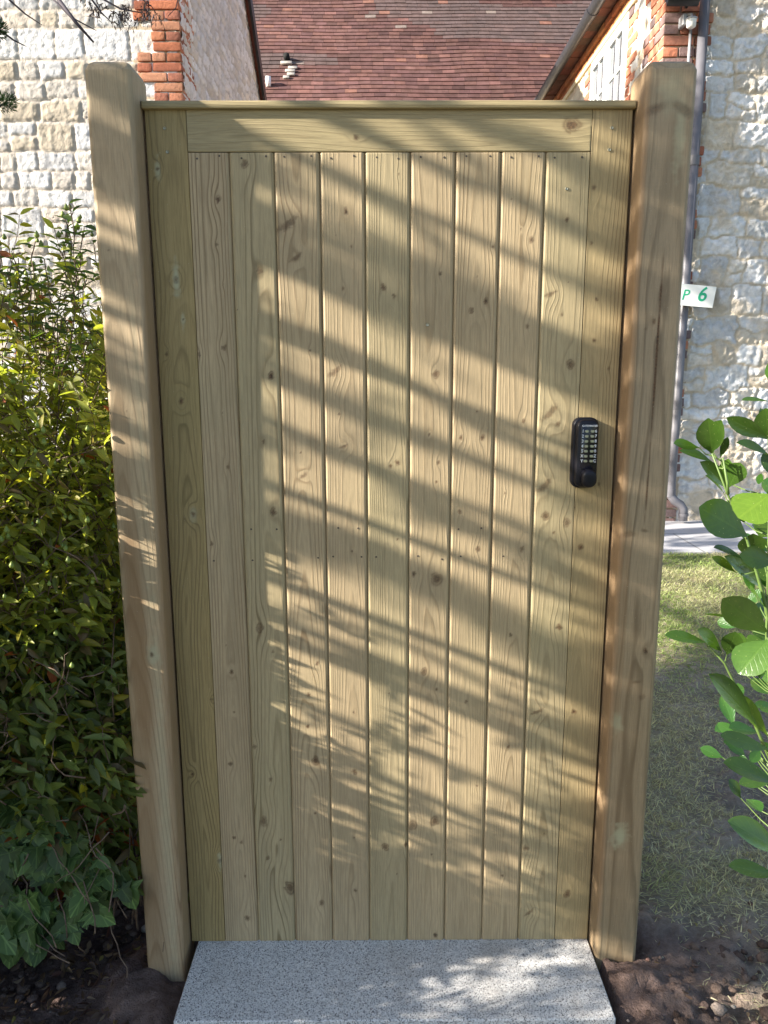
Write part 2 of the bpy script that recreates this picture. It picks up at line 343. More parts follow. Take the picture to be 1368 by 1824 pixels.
# ------------------------------------------------------------------ the gate
gate = empty('gate', (0, 0, 0), 'closed tongue-and-groove timber gate between two thick posts, dappled with sunlight', 'gate')
KN= {'stile_left':[(-0.456,1.741,6.0,0),(-0.431,1.531,8.0,0),(-0.421,1.453,4.0,0),(-0.458,1.383,6.0,0),(-0.433,1.288,9.0,0),(-0.421,1.048,8.0,0),(-0.4,0.622,6.0,0),(-0.452,0.439,7.0,0),(-0.399,0.217,8.0,0)],'b1':[(-0.34,1.682,9.0,0),(-0.346,1.599,6.0,0),(-0.335,1.521,4.0,0),(-0.34,1.396,8.0,0),(-0.392,1.383,6.0,0),(-0.349,1.263,3.0,0),(-0.342,1.149,6.0,0),(-0.384,0.981,7.0,0),(-0.353,0.688,8.0,0),(-0.363,0.75,3.0,0),(-0.365,0.464,8.0,0),(-0.351,0.591,5.0,0),(-0.363,0.277,7.0,0),(-0.347,0.265,7.0,0),(-0.341,0.176,5.0,0),(-0.34,0.063,10.0,0)],'b2':[(-0.284,1.751,10.0,0),(-0.262,1.547,9.0,0),(-0.245,1.338,10.0,0),(-0.31,1.471,3.0,0),(-0.265,1.203,6.0,0),(-0.249,1.051,10.0,0),(-0.286,0.79,11.0,0),(-0.259,0.735,6.0,0),(-0.308,0.507,7.0,0),(-0.274,0.425,7.0,0),(-0.293,0.32,12.0,0),(-0.287,0.222,8.0,0),(-0.237,0.146,15.0,0),(-0.255,0.27,5.0,0)],'b3':[(-0.203,1.636,20.0,1),(-0.186,1.574,14.0,1),(-0.163,1.39,5.0,0),(-0.187,1.179,4.0,0),(-0.183,1.129,13.0,1),(-0.161,0.708,7.0,0),(-0.182,0.632,8.0,0),(-0.186,0.556,7.0,0),(-0.17,0.471,11.0,0),(-0.173,0.338,5.0,0),(-0.163,0.103,9.0,0)],'b4':[(-0.086,1.66,9.0,0),(-0.094,1.513,6.0,0),(-0.076,1.595,4.0,0),(-0.108,1.615,3.0,0),(-0.112,1.347,17.0,1),(-0.105,1.26,5.0,0),(-0.095,1.192,13.0,1),(-0.081,0.964,5.0,0),(-0.08,0.589,5.0,0),(-0.081,0.443,9.0,0),(-0.083,0.275,5.0,0),(-0.082,0.135,7.0,0)],'b5':[(-0.012,1.515,9.0,0),(0.01,1.498,7.0,0),(0.019,1.731,4.0,0),(0.017,1.158,8.0,0),(0.002,1.15,6.0,0),(0.017,0.99,5.0,0),(-0.011,0.25,11.0,0),(0.039,0.256,8.0,0),(-0.001,0.635,4.0,0),(0.017,0.18,4.0,0)],'b6':[(0.103,1.542,6.0,0),(0.096,1.343,10.0,0),(0.084,1.216,5.0,0),(0.104,1.157,7.0,0),(0.1,1.116,6.0,0),(0.104,0.903,14.0,0),(0.053,0.912,8.0,0),(0.077,0.687,10.0,0),(0.105,0.644,7.0,0),(0.106,0.316,12.0,0),(0.053,0.306,12.0,0),(0.099,0.23,5.0,0),(0.109,0.013,8.0,0)],'b7':[(0.196,1.487,9.0,0),(0.168,1.469,8.0,0),(0.208,1.593,5.0,0),(0.178,1.536,3.0,0),(0.151,1.21,8.0,0),(0.196,1.209,9.0,0),(0.183,1.264,5.0,0),(0.151,1.05,7.0,0),(0.192,0.968,8.0,0),(0.172,0.614,7.0,0),(0.202,0.406,5.0,0)],'b8':[(0.243,1.684,4.0,0),(0.264,1.627,4.0,0),(0.285,1.607,8.0,0),(0.284,1.438,7.0,0),(0.281,1.243,7.0,0),(0.247,1.091,5.0,0),(0.287,0.968,9.0,0),(0.269,0.772,7.0,0),(0.27,0.504,6.0,0),(0.267,0.173,6.0,0)],'b9':[(0.355,1.645,7.0,0),(0.328,1.501,15.0,1),(0.353,1.461,5.0,0),(0.375,1.36,10.0,0),(0.363,1.525,3.0,0),(0.338,1.262,19.0,1),(0.353,1.238,8.0,0),(0.331,1.106,19.0,1),(0.336,1.041,11.0,0),(0.382,1.025,10.0,0),(0.355,1.003,6.0,0),(0.375,0.79,10.0,0),(0.333,0.588,15.0,1),(0.319,0.245,10.0,0),(0.361,0.283,4.0,0),(0.333,0.073,14.0,1)],'stile_right':[(0.407,1.705,8.0,0),(0.407,1.6,6.0,0),(0.422,1.491,6.0,0),(0.421,1.409,7.0,0),(0.455,1.353,6.0,0),(0.447,1.11,6.0,0),(0.415,0.971,9.0,0),(0.395,1.06,6.0,0),(0.417,0.589,9.0,0),(0.423,0.123,11.0,0)],'rail':[(0.356,1.82,16.0,0),(-0.064,1.798,8.0,0)]}
board('stile', -.4755, -.3960, .0, 1.8485, M_STILE, gate, 101, -.432, .020, thick=.045, spacing=.0068, taper=.024, wob=.022, sw=3.2, knots=KN['stile_left'],
      green=[(-.431, 1.531, .007, .035, .8), (-.456, 1.741, .006, .02, .7), (-.421, 1.453, .005, .018, .6), (-.399, .217, .006, .02, .7), (-.421, 1.048, .01, .02, .4)])
board('stile', .3975, .4755, .0, 1.8485, M_STILER, gate, 108, .425, .021, thick=.045, spacing=.0052, taper=.014, wob=.010, knots=KN['stile_right'])
board('top_rail', -.3945, .3960, 1.7722, 1.8485, M_RAIL, gate, 120, 1.795, .035, horiz=True, thick=.045, spacing=.0075, taper=.030, wob=.018,
      knots=[(z, x, r, s) for x, z, r, s in KN['rail']])
ED = [-.3950, -.315, -.227, -.137, -.048, .042, .131, .221, .309, .3965]
XC = [.45, .62, .5, .5, .62, .45, .42, .6, .5]; YC = [.014, .026, .052, .030, .046, .024, .026, .032, .062]
SPG = [.0052, .006, .0032, .0036, .0030, .0055, .0042, .0034, .0032]
for i in range(9):
    a, b = ED[i], ED[i+1]
    board('plank', a+.0005, b-.0007, 0.0, 1.7705, M_WOODP if i in (0, 2, 3) else (M_WOODG if i in (1, 4, 8) else M_WOOD), gate, 140+i*7, a+(b-a)*XC[i], YC[i], chl=.0045 if i else 0, chr_=.0045 if i < 8 else 0,
          tongue=i < 8, spacing=SPG[i], taper=[.010, .02, .008, .008, .006, .012, .02, .008, .006][i], wob=.004 if i in (0, 1, 5, 6) else .0022, knots=KN['b%d' % (i+1)],
          dark=[(-.176, 1.70, .0012, .11, .002, .6)] if i == 2 else ([(.353, .93, .0011, .05, 0, .6)] if i == 8 else ()))
M_BACK = plain('wood_back', (.30, .25, .14), .7, nz=.2)
for z in (.12, .86, 1.60): m = MB(); m.box(-.39, .39, .0205, .045, z, z+.09, bev=.002); m.build('ledge', M_BACK, gate)
# weathering cap on top of the rail (grain along X)
def cap_strip():
    prof = [(.048, 1.8487), (-.0085, 1.8487), (-.0095, 1.8497), (-.0095, 1.8600), (-.0075, 1.8625), (.010, 1.8665), (.030, 1.8685), (.048, 1.8690)]
    xs = np.linspace(-.4785, .4785, 380); P = np.array(prof); M = len(P)
    X = np.repeat(xs[:, None], M, 1).ravel(); Y = np.tile(P[:, 0], len(xs)); Z = np.tile(P[:, 1], len(xs))
    at = wood_attrs(Z, Y, X, 300, 1.84, .02, spacing=.005)
    npmesh('cap_strip', np.stack([X, Y, Z], -1), [gridF(len(xs), M, True)[:, ::-1], np.arange(M)[None, :], (np.arange(M)+(len(xs)-1)*M)[None, ::-1]], M_RAIL, gate, False, **at)
cap_strip()
# nail heads: one mesh shared by all copies
def disc(name, r, mat, h=.0008, n=12, dish=.0):
    m = MB(); vs = [(0, -h+dish, 0)]+[(r*.75*math.cos(2*math.pi*k/n), -h, r*.75*math.sin(2*math.pi*k/n)) for k in range(n)]+[(r*math.cos(2*math.pi*k/n), 0.0006, r*math.sin(2*math.pi*k/n)) for k in range(n)]
    fs = [(0, 1+(k+1) % n, 1+k) for k in range(n)]+[(1+k, 1+(k+1) % n, 1+n+(k+1) % n, 1+n+k) for k in range(n)]
    m.add(vs, fs); me = bpy.data.meshes.new(name); me.from_pydata(m.v, [], m.f); me.materials.append(mat); return me
NAIL = disc('nail', .0021, M_NAIL, h=.0002); SCREW = disc('screw', .0034, plain('screw_zinc', (.45, .45, .36), .35, .5, .7), dish=.0012)
def put(me, name, x, y, z, parent):
    o = bpy.data.objects.new(name, me); COL.objects.link(o); o.parent = parent; o.location = (x, y, z)
    return o
rn = random.Random(4)
for i in range(9):
    a, b = ED[i], ED[i+1]
    for fx in (.25, .78):
        put(NAIL, 'nail', a+(b-a)*fx+rn.uniform(-.005, .005), -.0002, 1.762+rn.uniform(-.003, .003), gate)
        if rn.random() < .6: put(NAIL, 'nail', a+(b-a)*fx+rn.uniform(-.009, .009), -.0002, .949+rn.uniform(-.006, .004), gate)
        if i in (1, 3, 6): put(NAIL, 'nail', a+(b-a)*fx+rn.uniform(-.006, .006), -.0002, 1.016+rn.uniform(-.004, .003), gate)
for x, z in ((-.438, 1.815), (-.435, 1.772), (.078, 1.441), (.436, 1.815), (.433, 1.775), (.352, 1.703)): put(SCREW, 'screw', x, -.0003, z, gate)
# ------------------------------------------------------------------ coded keypad lock
def rrect(w, h, r, n=7):
    p = []
    for cx, cz, a0 in ((w/2-r, h/2-r, 0), (-w/2+r, h/2-r, 90), (-w/2+r, -h/2+r, 180), (w/2-r, -h/2+r, 270)):
        for k in range(n+1): a = R_(a0+90*k/n); p.append((cx+r*math.cos(a), cz+r*math.sin(a)))
    return p
def loft(m, cx, cz, secs):
    """secs: list of (w,h,r,y): rounded rectangle sections from back to front"""
    vs = []; L = len(rrect(.1, .1, .01))
    for w_, h_, r_, y_ in secs: vs += [(cx+a, y_, cz+b) for a, b in rrect(w_, h_, r_)]
    fs = [(i*L+k, (i+1)*L+k, (i+1)*L+(k+1) % L, i*L+(k+1) % L) for i in range(len(secs)-1) for k in range(L)]
    fs.append(tuple((len(secs)-1)*L+k for k in range(L-1, -1, -1))); m.add(vs, fs)
LX, LZ = .4105, 1.178
m = MB(); loft(m, LX-.0005, LZ, [(.053, .148, .0165, .001), (.053, .148, .0165, -.012), (.050, .145, .016, -.0145), (.047, .142, .0155, -.0150)])
loft(m, LX+.0003, LZ, [(.046, .141, .015, -.0150), (.0455, .1405, .015, -.0235), (.043, .138, .0145, -.0265), (.0395, .1345, .013, -.0278)])
lock = m.build('keypad_lock', M_LOCK, gate, autosm=40)
m = MB(); loft(m, LX+.003, LZ+.0145, [(.0345, .094, .005, -.0276), (.0345, .094, .005, -.0284), (.0335, .093, .0045, -.0287)])
m.build('keypad_plate', plain('lock_plate', (.006, .006, .012), .16, .6), lock, autosm=40)
bm_ = None
for c_ in range(2):
    for r_ in range(7):
        m = MB(); bx_ = LX-.0030+c_*.0120; bz_ = LZ+.0470-r_*.0103
        loft(m, bx_, bz_, [(.0078, .0056, .0022, -.0285), (.0078, .0056, .0022, -.0302), (.0070, .0048, .0018, -.0310)])
        if bm_ is None: bm_ = m; b0 = (bx_, bz_); ob0 = m.build('button', M_BUTTON, lock, autosm=40)
        else:
            o = ob0.copy(); COL.objects.link(o); o.location = (bx_-b0[0], 0, bz_-b0[1])
m = MB(); KX, KZ = LX+.0035, LZ-.0500   # turn knob: oval grip standing proud
loft(m, KX, KZ, [(.030, .037, .0140, -.0275), (.030, .037, .0140, -.034), (.031, .038, .0150, -.040), (.0285, .0355, .0140, -.0455), (.022, .029, .0105, -.0475), (.010, .014, .0048, -.0480)])
m.build('turn_knob', M_LOCK, lock, autosm=50)
def text(body, size, loc, mat, name, parent, depth=.0004, align='CENTER', rot=(R_(90), 0, 0), shear=0., bold=0.):
    cu = bpy.data.curves.new('txt', 'FONT'); cu.body = body; cu.size = size; cu.align_x = align; cu.align_y = 'CENTER'; cu.extrude = depth; cu.shear = shear; cu.offset = bold
    cu.resolution_u = 4; t = bpy.data.objects.new('txt', cu); COL.objects.link(t); bpy.context.view_layer.update()
    me = bpy.data.meshes.new_from_object(t.evaluated_get(bpy.context.evaluated_depsgraph_get())); bpy.data.objects.remove(t)
    from mathutils import Euler
    me.transform(Matrix.Translation(loc) @ Euler(rot).to_matrix().to_4x4()); me.materials.clear()
    return me
def join_text(items, name, mat, parent):
    m = MB()
    for it in items:
        me = text(*it[:3], mat, 't', None, **it[3]); m.add([v.co[:] for v in me.vertices], [tuple(p.vertices) for p in me.polygons]); bpy.data.meshes.remove(me)
    return m.build(name, mat, parent)
its = [('GATEMASTER', .0052, (LX+.0033, -.0290, LZ+.0580), dict(depth=.0002, bold=.00006))]
for k, (a, b) in enumerate(zip('12345XY', '67890ZC')):
    z_ = LZ+.0470-k*.0103
    its.append((a, .0088, (LX-.0105, -.0290, z_), dict(depth=.0002, bold=.00012))); its.append((b, .0088, (LX+.0163, -.0290, z_), dict(depth=.0002, bold=.00012)))
join_text(its, 'keypad_lettering', M_PRINT, lock)
# ------------------------------------------------------------------ posts
def post(cx, seed, label, mat, inner, xc, yc, hw=.0440, **kw):
    y0, y1 = -.055, .047; r = .009; loop = []
    def seg(p, q, st):
        n = max(1, int(math.dist(p, q)/st)); return [(p[0]+(q[0]-p[0])*k/n, p[1]+(q[1]-p[1])*k/n) for k in range(n)]
    X0, X1 = cx-hw, cx+hw; fi = .0022; co = .008
    def arc(ax, ay, a0): return [(ax+r*math.cos(R_(a0+90*k/5)), ay+r*math.sin(R_(a0+90*k/5))) for k in range(5)]
    loop += seg((X0+r, y0), (X1-r, y0), fi); loop += arc(X1-r, y0+r, -90)
    loop += seg((X1, y0+r), (X1, y1-r), fi if inner < 0 else .004); loop += arc(X1-r, y1-r, 0)
    loop += seg((X1-r, y1), (X0+r, y1), co); loop += arc(X0+r, y1-r, 90)
    loop += seg((X0, y1-r), (X0, y0+r), fi if inner > 0 else .004); loop += arc(X0+r, y0+r, 180)
    L = np.array(loop); M = len(L); c = np.array([cx, (y0+y1)/2]); zt = 1.9020
    zs = np.arange(-.32, zt, .0026); rows = [(L, z) for z in zs]
    for s, dz in ((1, 0), (.90, .0115), (.76, .0165), (.58, .0195), (.36, .0212), (.12, .0218)):
        rows.append((c+(L-c)*s, zt+dz))
    V = np.concatenate([np.c_[l, np.full(M, z)] for l, z in rows])
    at = wood_attrs(V[:, 0], V[:, 1], V[:, 2], seed, xc, yc, **kw)
    sh = (V[:, 2] < zt)*1.0; d = .0012*fbm(V[:, 0]*9+V[:, 1]*7, V[:, 2]*1.3, seed+50, 2)
    nrm = (V[:, :2]-c); nrm /= np.linalg.norm(nrm, axis=1)[:, None]+1e-6; V[:, :2] += nrm*(d*sh)[:, None]
    o = npmesh('gate_post', V, [gridF(len(rows), M, True), (np.arange(M)+(len(rows)-1)*M)[None, :]], mat, None, True, **at)
    o.data.set_sharp_from_angle(angle=R_(27))
    return tag(o, label, 'post', 'timber gate posts')
post(-.5245, 400, 'round-topped timber gate post on the left, against the green shrub', M_POSTL, 1, -.548, .036, spacing=.0046, taper=.026, wob=.005,
     knots=[(-.511, .752, 8, 0), (-.545, 1.58, 4, 0), (-.53, 1.27, 4, 0)], green=[(-.508, .75, .016, .03, .6), (-.503, .35, .012, .55, .26), (-.505, 1.3, .006, .35, .15)],
     brown=[(-.540, .78, .024, .34, .75), (-.55, .35, .03, .45, .55), (-.482, .95, .006, .8, .5), (-.545, 1.15, .018, .25, .3), (-.483, .5, .01, .8, .4)])
post(.5287, 430, 'round-topped timber gate post with a long crack, on the right beside the grey drainpipe', M_POSTR, -1, .532, .050, hw=.0478, spacing=.0058, taper=.010, wob=.005,
     knots=[(.523, 1.445, 7, 0), (.550, .755, 8, 0)], green=[(.521, .312, .018, .030, 1.), (.497, .592, .014, .026, .8), (.55, 1.80, .012, .08, .45), (.53, 1.86, .03, .05, .3)],
     brown=[(.484, 1.0, .009, 1.2, .62), (.497, .78, .010, .30, .45), (.52, .4, .04, .5, .25)],
     dark=[(.533, 1.37, .0026, .19, .004, 1.3), (.5315, 1.13, .0018, .10, .01, 1.1), (.500, 1.833, .020, .014, .9, .55), (.556, 1.832, .018, .016, -.9, .55), (.497, 1.012, .022, .009, .5, .48), (.532, 1.02, .010, .005, -.8, .55),
           (.536, .684, .012, .004, .4, .55), (.548, .648, .008, .008, .2, .4), (.508, 1.43, .004, .003, 0, .4)])
# ------------------------------------------------------------------ granite step
m = MB(); m.box(-.4605, .4765, -.2290, .30, -.050, .0, bev=.0022)
step = m.build('granite_step', M_GRANITE); tag(step, 'speckled light grey granite slab lying in front of the gate', 'step')
# ------------------------------------------------------------------ masonry
def stone_field(u, v, seed, cz=(.09, .24), cw=(.12, .36), warp=.012, gap=.012, face=.010, pal=None, mortar=(.42, .33, .22), smear=0., rnd=.03, patch=0.):
    rs = np.random.RandomState(seed)
    uw = u+warp*fbm(u*7, v*7, seed, 3); vw = v+warp*fbm(u*7+40, v*7+9, seed+1, 3)
    zs = [v.min()-.5]
    while zs[-1] < v.max()+.5: zs.append(zs[-1]+rs.uniform(*cz))
    zs = np.array(zs); ci = np.clip(np.searchsorted(zs, vw)-1, 0, len(zs)-2)
    dv = np.minimum(vw-zs[ci], zs[ci+1]-vw); du = np.zeros_like(u); bid = np.zeros(u.shape, int)
    for c in range(len(zs)-1):
        msk = ci == c
        if not msk.any(): continue
        h = zs[c+1]-zs[c]; bs = [u.min()-.6-rs.rand()*.3]
        while bs[-1] < u.max()+.6: bs.append(bs[-1]+rs.uniform(max(cw[0], h*.75), max(cw[1]*.8, min(cw[1], h*2.0))))
        bs = np.array(bs); uu = uw[msk]; bi = np.clip(np.searchsorted(bs, uu)-1, 0, len(bs)-2)
        d = np.minimum(uu-bs[bi], bs[bi+1]-uu); sp = rs.rand(len(bs)) < (.30 if h > .16 else 0.)
        frac = rs.uniform(.4, .6, len(bs)); vm = zs[c]+h*frac[bi]; dvv = dv[msk]; s_ = sp[bi]
        dvv = np.where(s_, np.minimum(dvv, np.abs(vw[msk]-vm)), dvv); dv[msk] = dvv; du[msk] = d
        bid[msk] = c*1000+bi*2+(s_ & (vw[msk] > vm))
    r = rnd; q = r-np.hypot(np.maximum(r-du, 0), np.maximum(r-dv, 0)); q = np.minimum(q, np.minimum(du, dv))
    q = q+.004*fbm(u*30, v*30, seed+2, 3)
    mask = sst(gap*.45, gap*.45+.010, q)
    hsh = lambda k: (np.sin(bid*12.9898+k*78.233)*43758.5453) % 1.0
    fn = fbm(u*38+hsh(1)*9, v*38, seed+5, 3, .7)+.5*(1-2*np.abs(fbm(u*13+hsh(1)*5, v*13, seed+7, 3)))
    H = mask*(.0045+.004*hsh(2)+face*fn+(hsh(3)-.5)*.012*sst(0, .05, q))+(1-mask)*.003*fbm(u*40, v*40, seed+8, 2)
    pal = np.array(pal); pi = (hsh(4)*len(pal)).astype(int) % len(pal); C = pal[pi]*(1+.16*(hsh(5)[..., None]-.5)*2)
    C = C*(1+.10*fn[..., None]); stain = sst(.15, .6, fbm(u*5, v*4, seed+15, 4))*.35; C = C*(1-stain[..., None])+np.array((.58, .50, .42))*stain[..., None]
    mo = np.array(mortar)*(1+.14*fbm(u*18, v*18, seed+11, 3)[..., None]); k = mask[..., None]
    if smear:
        sm = sst(.05, .45, fbm(u*4.5, v*4.5, seed+20, 4))*smear; k = k*(1-sm[..., None]); H = H*(1-.5*sm)+.012*sm
    if patch:
        pm = sst(.36, .42, fbm(u*2.6+3, v*2.1, seed+30, 4))*patch; C = C*(1-pm[..., None])+np.array((.40, .36, .29))*pm[..., None]; H = H*(1-.8*pm)+.010*pm
    return H, C*k+mo*(1-k)
WHITE = [(.64, .64, .65), (.60, .60, .62), (.66, .65, .65), (.62, .61, .61), (.60, .56, .52), (.50, .44, .36), (.63, .60, .58), (.67, .67, .69), (.57, .51, .45), (.65, .65, .67), (.62, .62, .64)]
def masonry(name, u0, u1, v0, v1, step, mapf, parent, mat, clipf=None, flip=False, **kw):
    us = np.arange(u0, u1+step*.5, step); vs = np.arange(v0, v1+step*.5, step); U, Vv = np.meshgrid(us, vs)
    H, C = stone_field(U, Vv, **kw)
    if clipf is not None: Vv = np.minimum(Vv, clipf(U))
    P = mapf(U.ravel(), Vv.ravel(), H.ravel()); F = gridF(len(vs), len(us))
    return npmesh(name, P, F[:, ::-1] if flip else F, mat, parent, True, col=C.reshape(-1, 3))
BR = [(.46, .165, .09), (.50, .20, .11), (.40, .14, .085), (.47, .20, .125), (.43, .17, .115), (.50, .24, .15)]
def brickset(name, boxes, parent, seed, mort=(.50, .40, .28), pal=BR, mat=None):
    """boxes: (x0,x1,y0,y1,z0,z1) each becomes a worn brick; one mesh = one bonded panel"""
    rs = np.random.RandomState(seed); VV = []; FF = []; CC = []; n = 0; K = 7
    t = np.linspace(-1, 1, K); g = []; f = []
    for ax in range(3):
        for sg in (-1, 1):
            A, B = np.meshgrid(t, t); p = np.zeros((K*K, 3)); p[:, ax] = sg; p[:, (ax+1) % 3] = A.ravel(); p[:, (ax+2) % 3] = B.ravel()
            ff = gridF(K, K)+len(g)*K*K; f.append(ff if sg > 0 else ff[:, ::-1]); g.append(p)
    G = np.concatenate(g); F = np.concatenate(f)
    for bx in boxes:
        c = np.array([(bx[0]+bx[1])/2, (bx[2]+bx[3])/2, (bx[4]+bx[5])/2]); h = np.array([bx[1]-bx[0], bx[3]-bx[2], bx[5]-bx[4]])/2
        P = G*h; r = min(.008, h.min()*.45); inner = np.clip(P, -(h-r), h-r); d = P-inner; L = np.linalg.norm(d, axis=1)[:, None]
        P = inner+d/np.maximum(L, 1e-6)*np.minimum(L, r)
        nz = fbm(P[:, 0]*35+P[:, 1]*29+rs.rand()*50, P[:, 2]*38+P[:, 1]*11+rs.rand()*50, seed, 3)
        P = P+G/np.maximum(np.linalg.norm(G, axis=1)[:, None], 1e-6)*(nz[:, None]*.0035)+rs.randn(3)*.0012
        VV.append(P+c); FF.append(F+n); n += len(G); col = np.array(pal[rs.randint(len(pal))])*(1+.12*rs.randn()); CC.append(np.tile(np.clip(col, .02, .9), (len(G), 1))*(1+.12*nz[:, None]))
    return npmesh(name, np.concatenate(VV), np.concatenate(FF), mat or M_BRICK, parent, True, col=np.concatenate(CC))
def solid(name, x0, x1, y0, y1, z0, z1, mat, parent, col=(1, 1, 1), bev=0.):
    m = MB(); m.box(x0, x1, y0, y1, z0, z1, col, bev); return m.build(name, mat, parent)
# ---- cottage on the left: front face Y=5.0, corner X=-1.58, gable wall runs back
LC = empty('stone_cottage', (-3.8, 6.9, 0), 'whitewashed stone cottage wall with orange brick corner, beyond the green shrub', 'cottage')
masonry('front_wall', -4.6, -1.60, -.05, 4.66, .0125, lambda u, v, h: np.stack([u, 5.0-h, v], -1), LC, M_STONE, seed=31, cz=(.10, .235), cw=(.13, .36), pal=WHITE, mortar=(.62, .56, .50), face=.0065, gap=.016, warp=.018)
def gab(y): return np.where(y < 7.1, 4.66+(y-5.0)*.765, 6.2665-(y-7.1)*.765)
masonry('gable_wall', 5.02, 9.22, 0.0, 6.3, .016, lambda u, v, h: np.stack([-1.580+h, u, v], -1), LC, M_STONE2, clipf=gab, seed=47, cz=(.07, .16), cw=(.12, .34), pal=[(.80, .79, .81), (.78, .78, .81), (.82, .80, .80), (.76, .74, .75), (.72, .67, .62)],
        mortar=(.58, .55, .54), warp=.035, face=.016, smear=.3)
solid('wall_core', -4.8, -1.600, 5.02, 9.2, -.1, 4.60, M_LIME, LC, (.5, .4, .3))
bx = []; rs = np.random.RandomState(3); z = .0; k = 0
while z < 4.62:
    wide = [.355, .345, .36, .215, .225, .22][k % 6]; L = wide
    x = -1.572; first = .225 if k % 2 else .11
    while x > -1.572-L+.03:
        w_ = min(first, x-(-1.572-L)); w_ = max(w_, .06)
        y1 = 5.105 if x > -1.58 and k % 2 else 5.03
        bx.append((x-w_, x, 4.975, 5.225 if (x > -1.58 and not k % 2) else (5.11 if x > -1.58 else 5.04), z+.005, z+.068)); x -= w_+.010; first = .225 if rs.rand() < .6 else .105
    yy = 5.235 if not k % 2 else 5.12      # return courses on the gable side
    yend = 5.0+[.50, .49, .50, .34, .33, .35][k % 6]
    while yy < yend-.04:
        l_ = min(.225, yend-yy); bx.append((-1.65, -1.572, yy, yy+l_, z+.005, z+.068)); yy += l_+.010
    z += .0735; k += 1
brickset('brick_quoin', bx, LC, 5)
solid('quoin_mortar', -1.95, -1.577, 4.997, 5.52, -.05, 4.62, M_LIME, LC, (.56, .46, .34))
m = MB()  # roof slabs over the gable with dark bargeboards
for (ya, za, yb, zb) in ((4.80, 4.53, 7.1, 6.29), (9.42, 4.53, 7.1, 6.29)):
    m.prism([(ya, za), (yb, zb), (yb, zb+.10), (ya, za+.10)], lambda a, b, d: (d, a, b), -4.8, -1.52, (.22, .08, .06))
m.build('roof', M_TILE, LC)
for (ya, za, yb, zb) in ((4.80, 4.44, 7.1, 6.21), (9.42, 4.44, 7.1, 6.21)):
    m = MB(); m.prism([(ya, za), (yb, zb), (yb, zb+.20), (ya, za+.20)], lambda a, b, d: (d, a, b), -1.519, -1.49); m.build('bargeboard', M_BLACK, LC)
# ---- range at the back with the big tiled roof
BC = empty('tiled_barn', (.7, 14, 0), 'building at the back under a steep weathered red clay tile roof', 'building')
def tile_roof(name, x0, x1, n_rows, P0, sl, parent, seed, mapx):
    rs = np.random.RandomState(seed); ca, sa = math.cos(sl), math.sin(sl); V = []; F = []; C = []; n = 0
    pal = np.array([(.30, .155, .145), (.32, .165, .152), (.28, .148, .14), (.325, .175, .157), (.29, .158, .15), (.27, .142, .14), (.33, .17, .15)])
    for r in range(n_rows):
        x = x0-rs.uniform(0, .21)
        while x < x1:
            w_ = rs.uniform(.185, .225); s0 = r*.118; jt = (rs.uniform(-.002, .002) if rs.rand() < .93 else rs.uniform(-.012, .012)); wvf = lambda X_: .011*math.sin(X_*1.7+r*.21)+.022*float(vn(X_*1.1, r*.16, seed))+jt; lift = rs.uniform(0, .0015); L = .20; th = .006; sk = rs.uniform(-.002, .002)
            pts = []
            for (ds, hh) in ((0, .024+lift), (L, .001), (L, -.006), (0, .003+lift)):
                for kx, xx in enumerate((x+.001, x+w_*.5, x+w_-.001)):
                    cam_ = .0 if kx == 1 else 0; s = s0+ds+wvf(xx)+(sk if kx == 2 else 0); h = hh+cam_
                    pts.append(mapx(xx, s*ca-h*sa, s*sa+h*ca))
            V += pts; a = n
            F += [(a, a+1, a+4, a+3), (a+1, a+2, a+5, a+4), (a+9, a+10, a+1, a), (a+10, a+11, a+2, a+1), (a+9, a, a+3, a+6), (a+2, a+11, a+8, a+5)]
            col = pal[rs.randint(len(pal))]*.50*np.array((1., .98, .96))*(1+.15*rs.randn()); q = float(vn(x*.7, r*.15, seed+3)); col = col*(1+.30*q+.30*float(fbm(np.array(x*.45), np.array(r*.055), seed+9, 3)))
            if q < -.35: col = col*.5+np.array((.14, .12, .12))*.5
            if rs.rand() < .012: col = np.array((.26, .13, .10))
            if rs.rand() < .006: col = np.array((.26, .21, .19))
            C += [np.clip(col, .02, .8)]*12; n += 12; x += w_+.0012
    o = npmesh(name, np.array(V), np.array(F), M_TILE, parent, False, col=np.array(C)); o.data.polygons.foreach_set('use_smooth', [False]*len(o.data.polygons)); return o
SL = R_(50)
tile_roof('tiled_roof', -3.4, 5.0, 41, None, SL, BC, 61, lambda x, y, z: (x, 12.17+y, 4.90+z))
solid('wall_core', -3.2, 4.8, 12.47, 17.5, -.1, 4.95, M_LIME, BC, (.5, .42, .34))
masonry('wall', -3.2, 4.8, -.05, 4.95, .03, lambda u, v, h: np.stack([u, 12.45-h, v], -1), BC, M_STONE, seed=131, cz=(.10, .235), cw=(.13, .36), pal=WHITE, mortar=(.60, .52, .44))
m = MB(); m.prism([(12.17, 4.86), (15.3, 8.57), (18.4, 4.86)], lambda a, b, d: (d, a, b), -3.4, 5.0, (.1, .05, .04)); m.build('roof_core', M_TILE, BC)
def onroof(x, s, h=.03): return (x, 12.17+s*math.cos(SL)-h*math.sin(SL), 4.90+s*math.sin(SL)+h*math.cos(SL))
m = MB(); vy = onroof(-1.70, 2.40, .06)
m.tube([(vy[0], vy[1]+.05, vy[2]), (vy[0], vy[1]-.07, vy[2]+.01)], .058, 16); vent = m.build('roof_vent', M_HOLE, BC, True)
m = MB(); rs = np.random.RandomState(8)
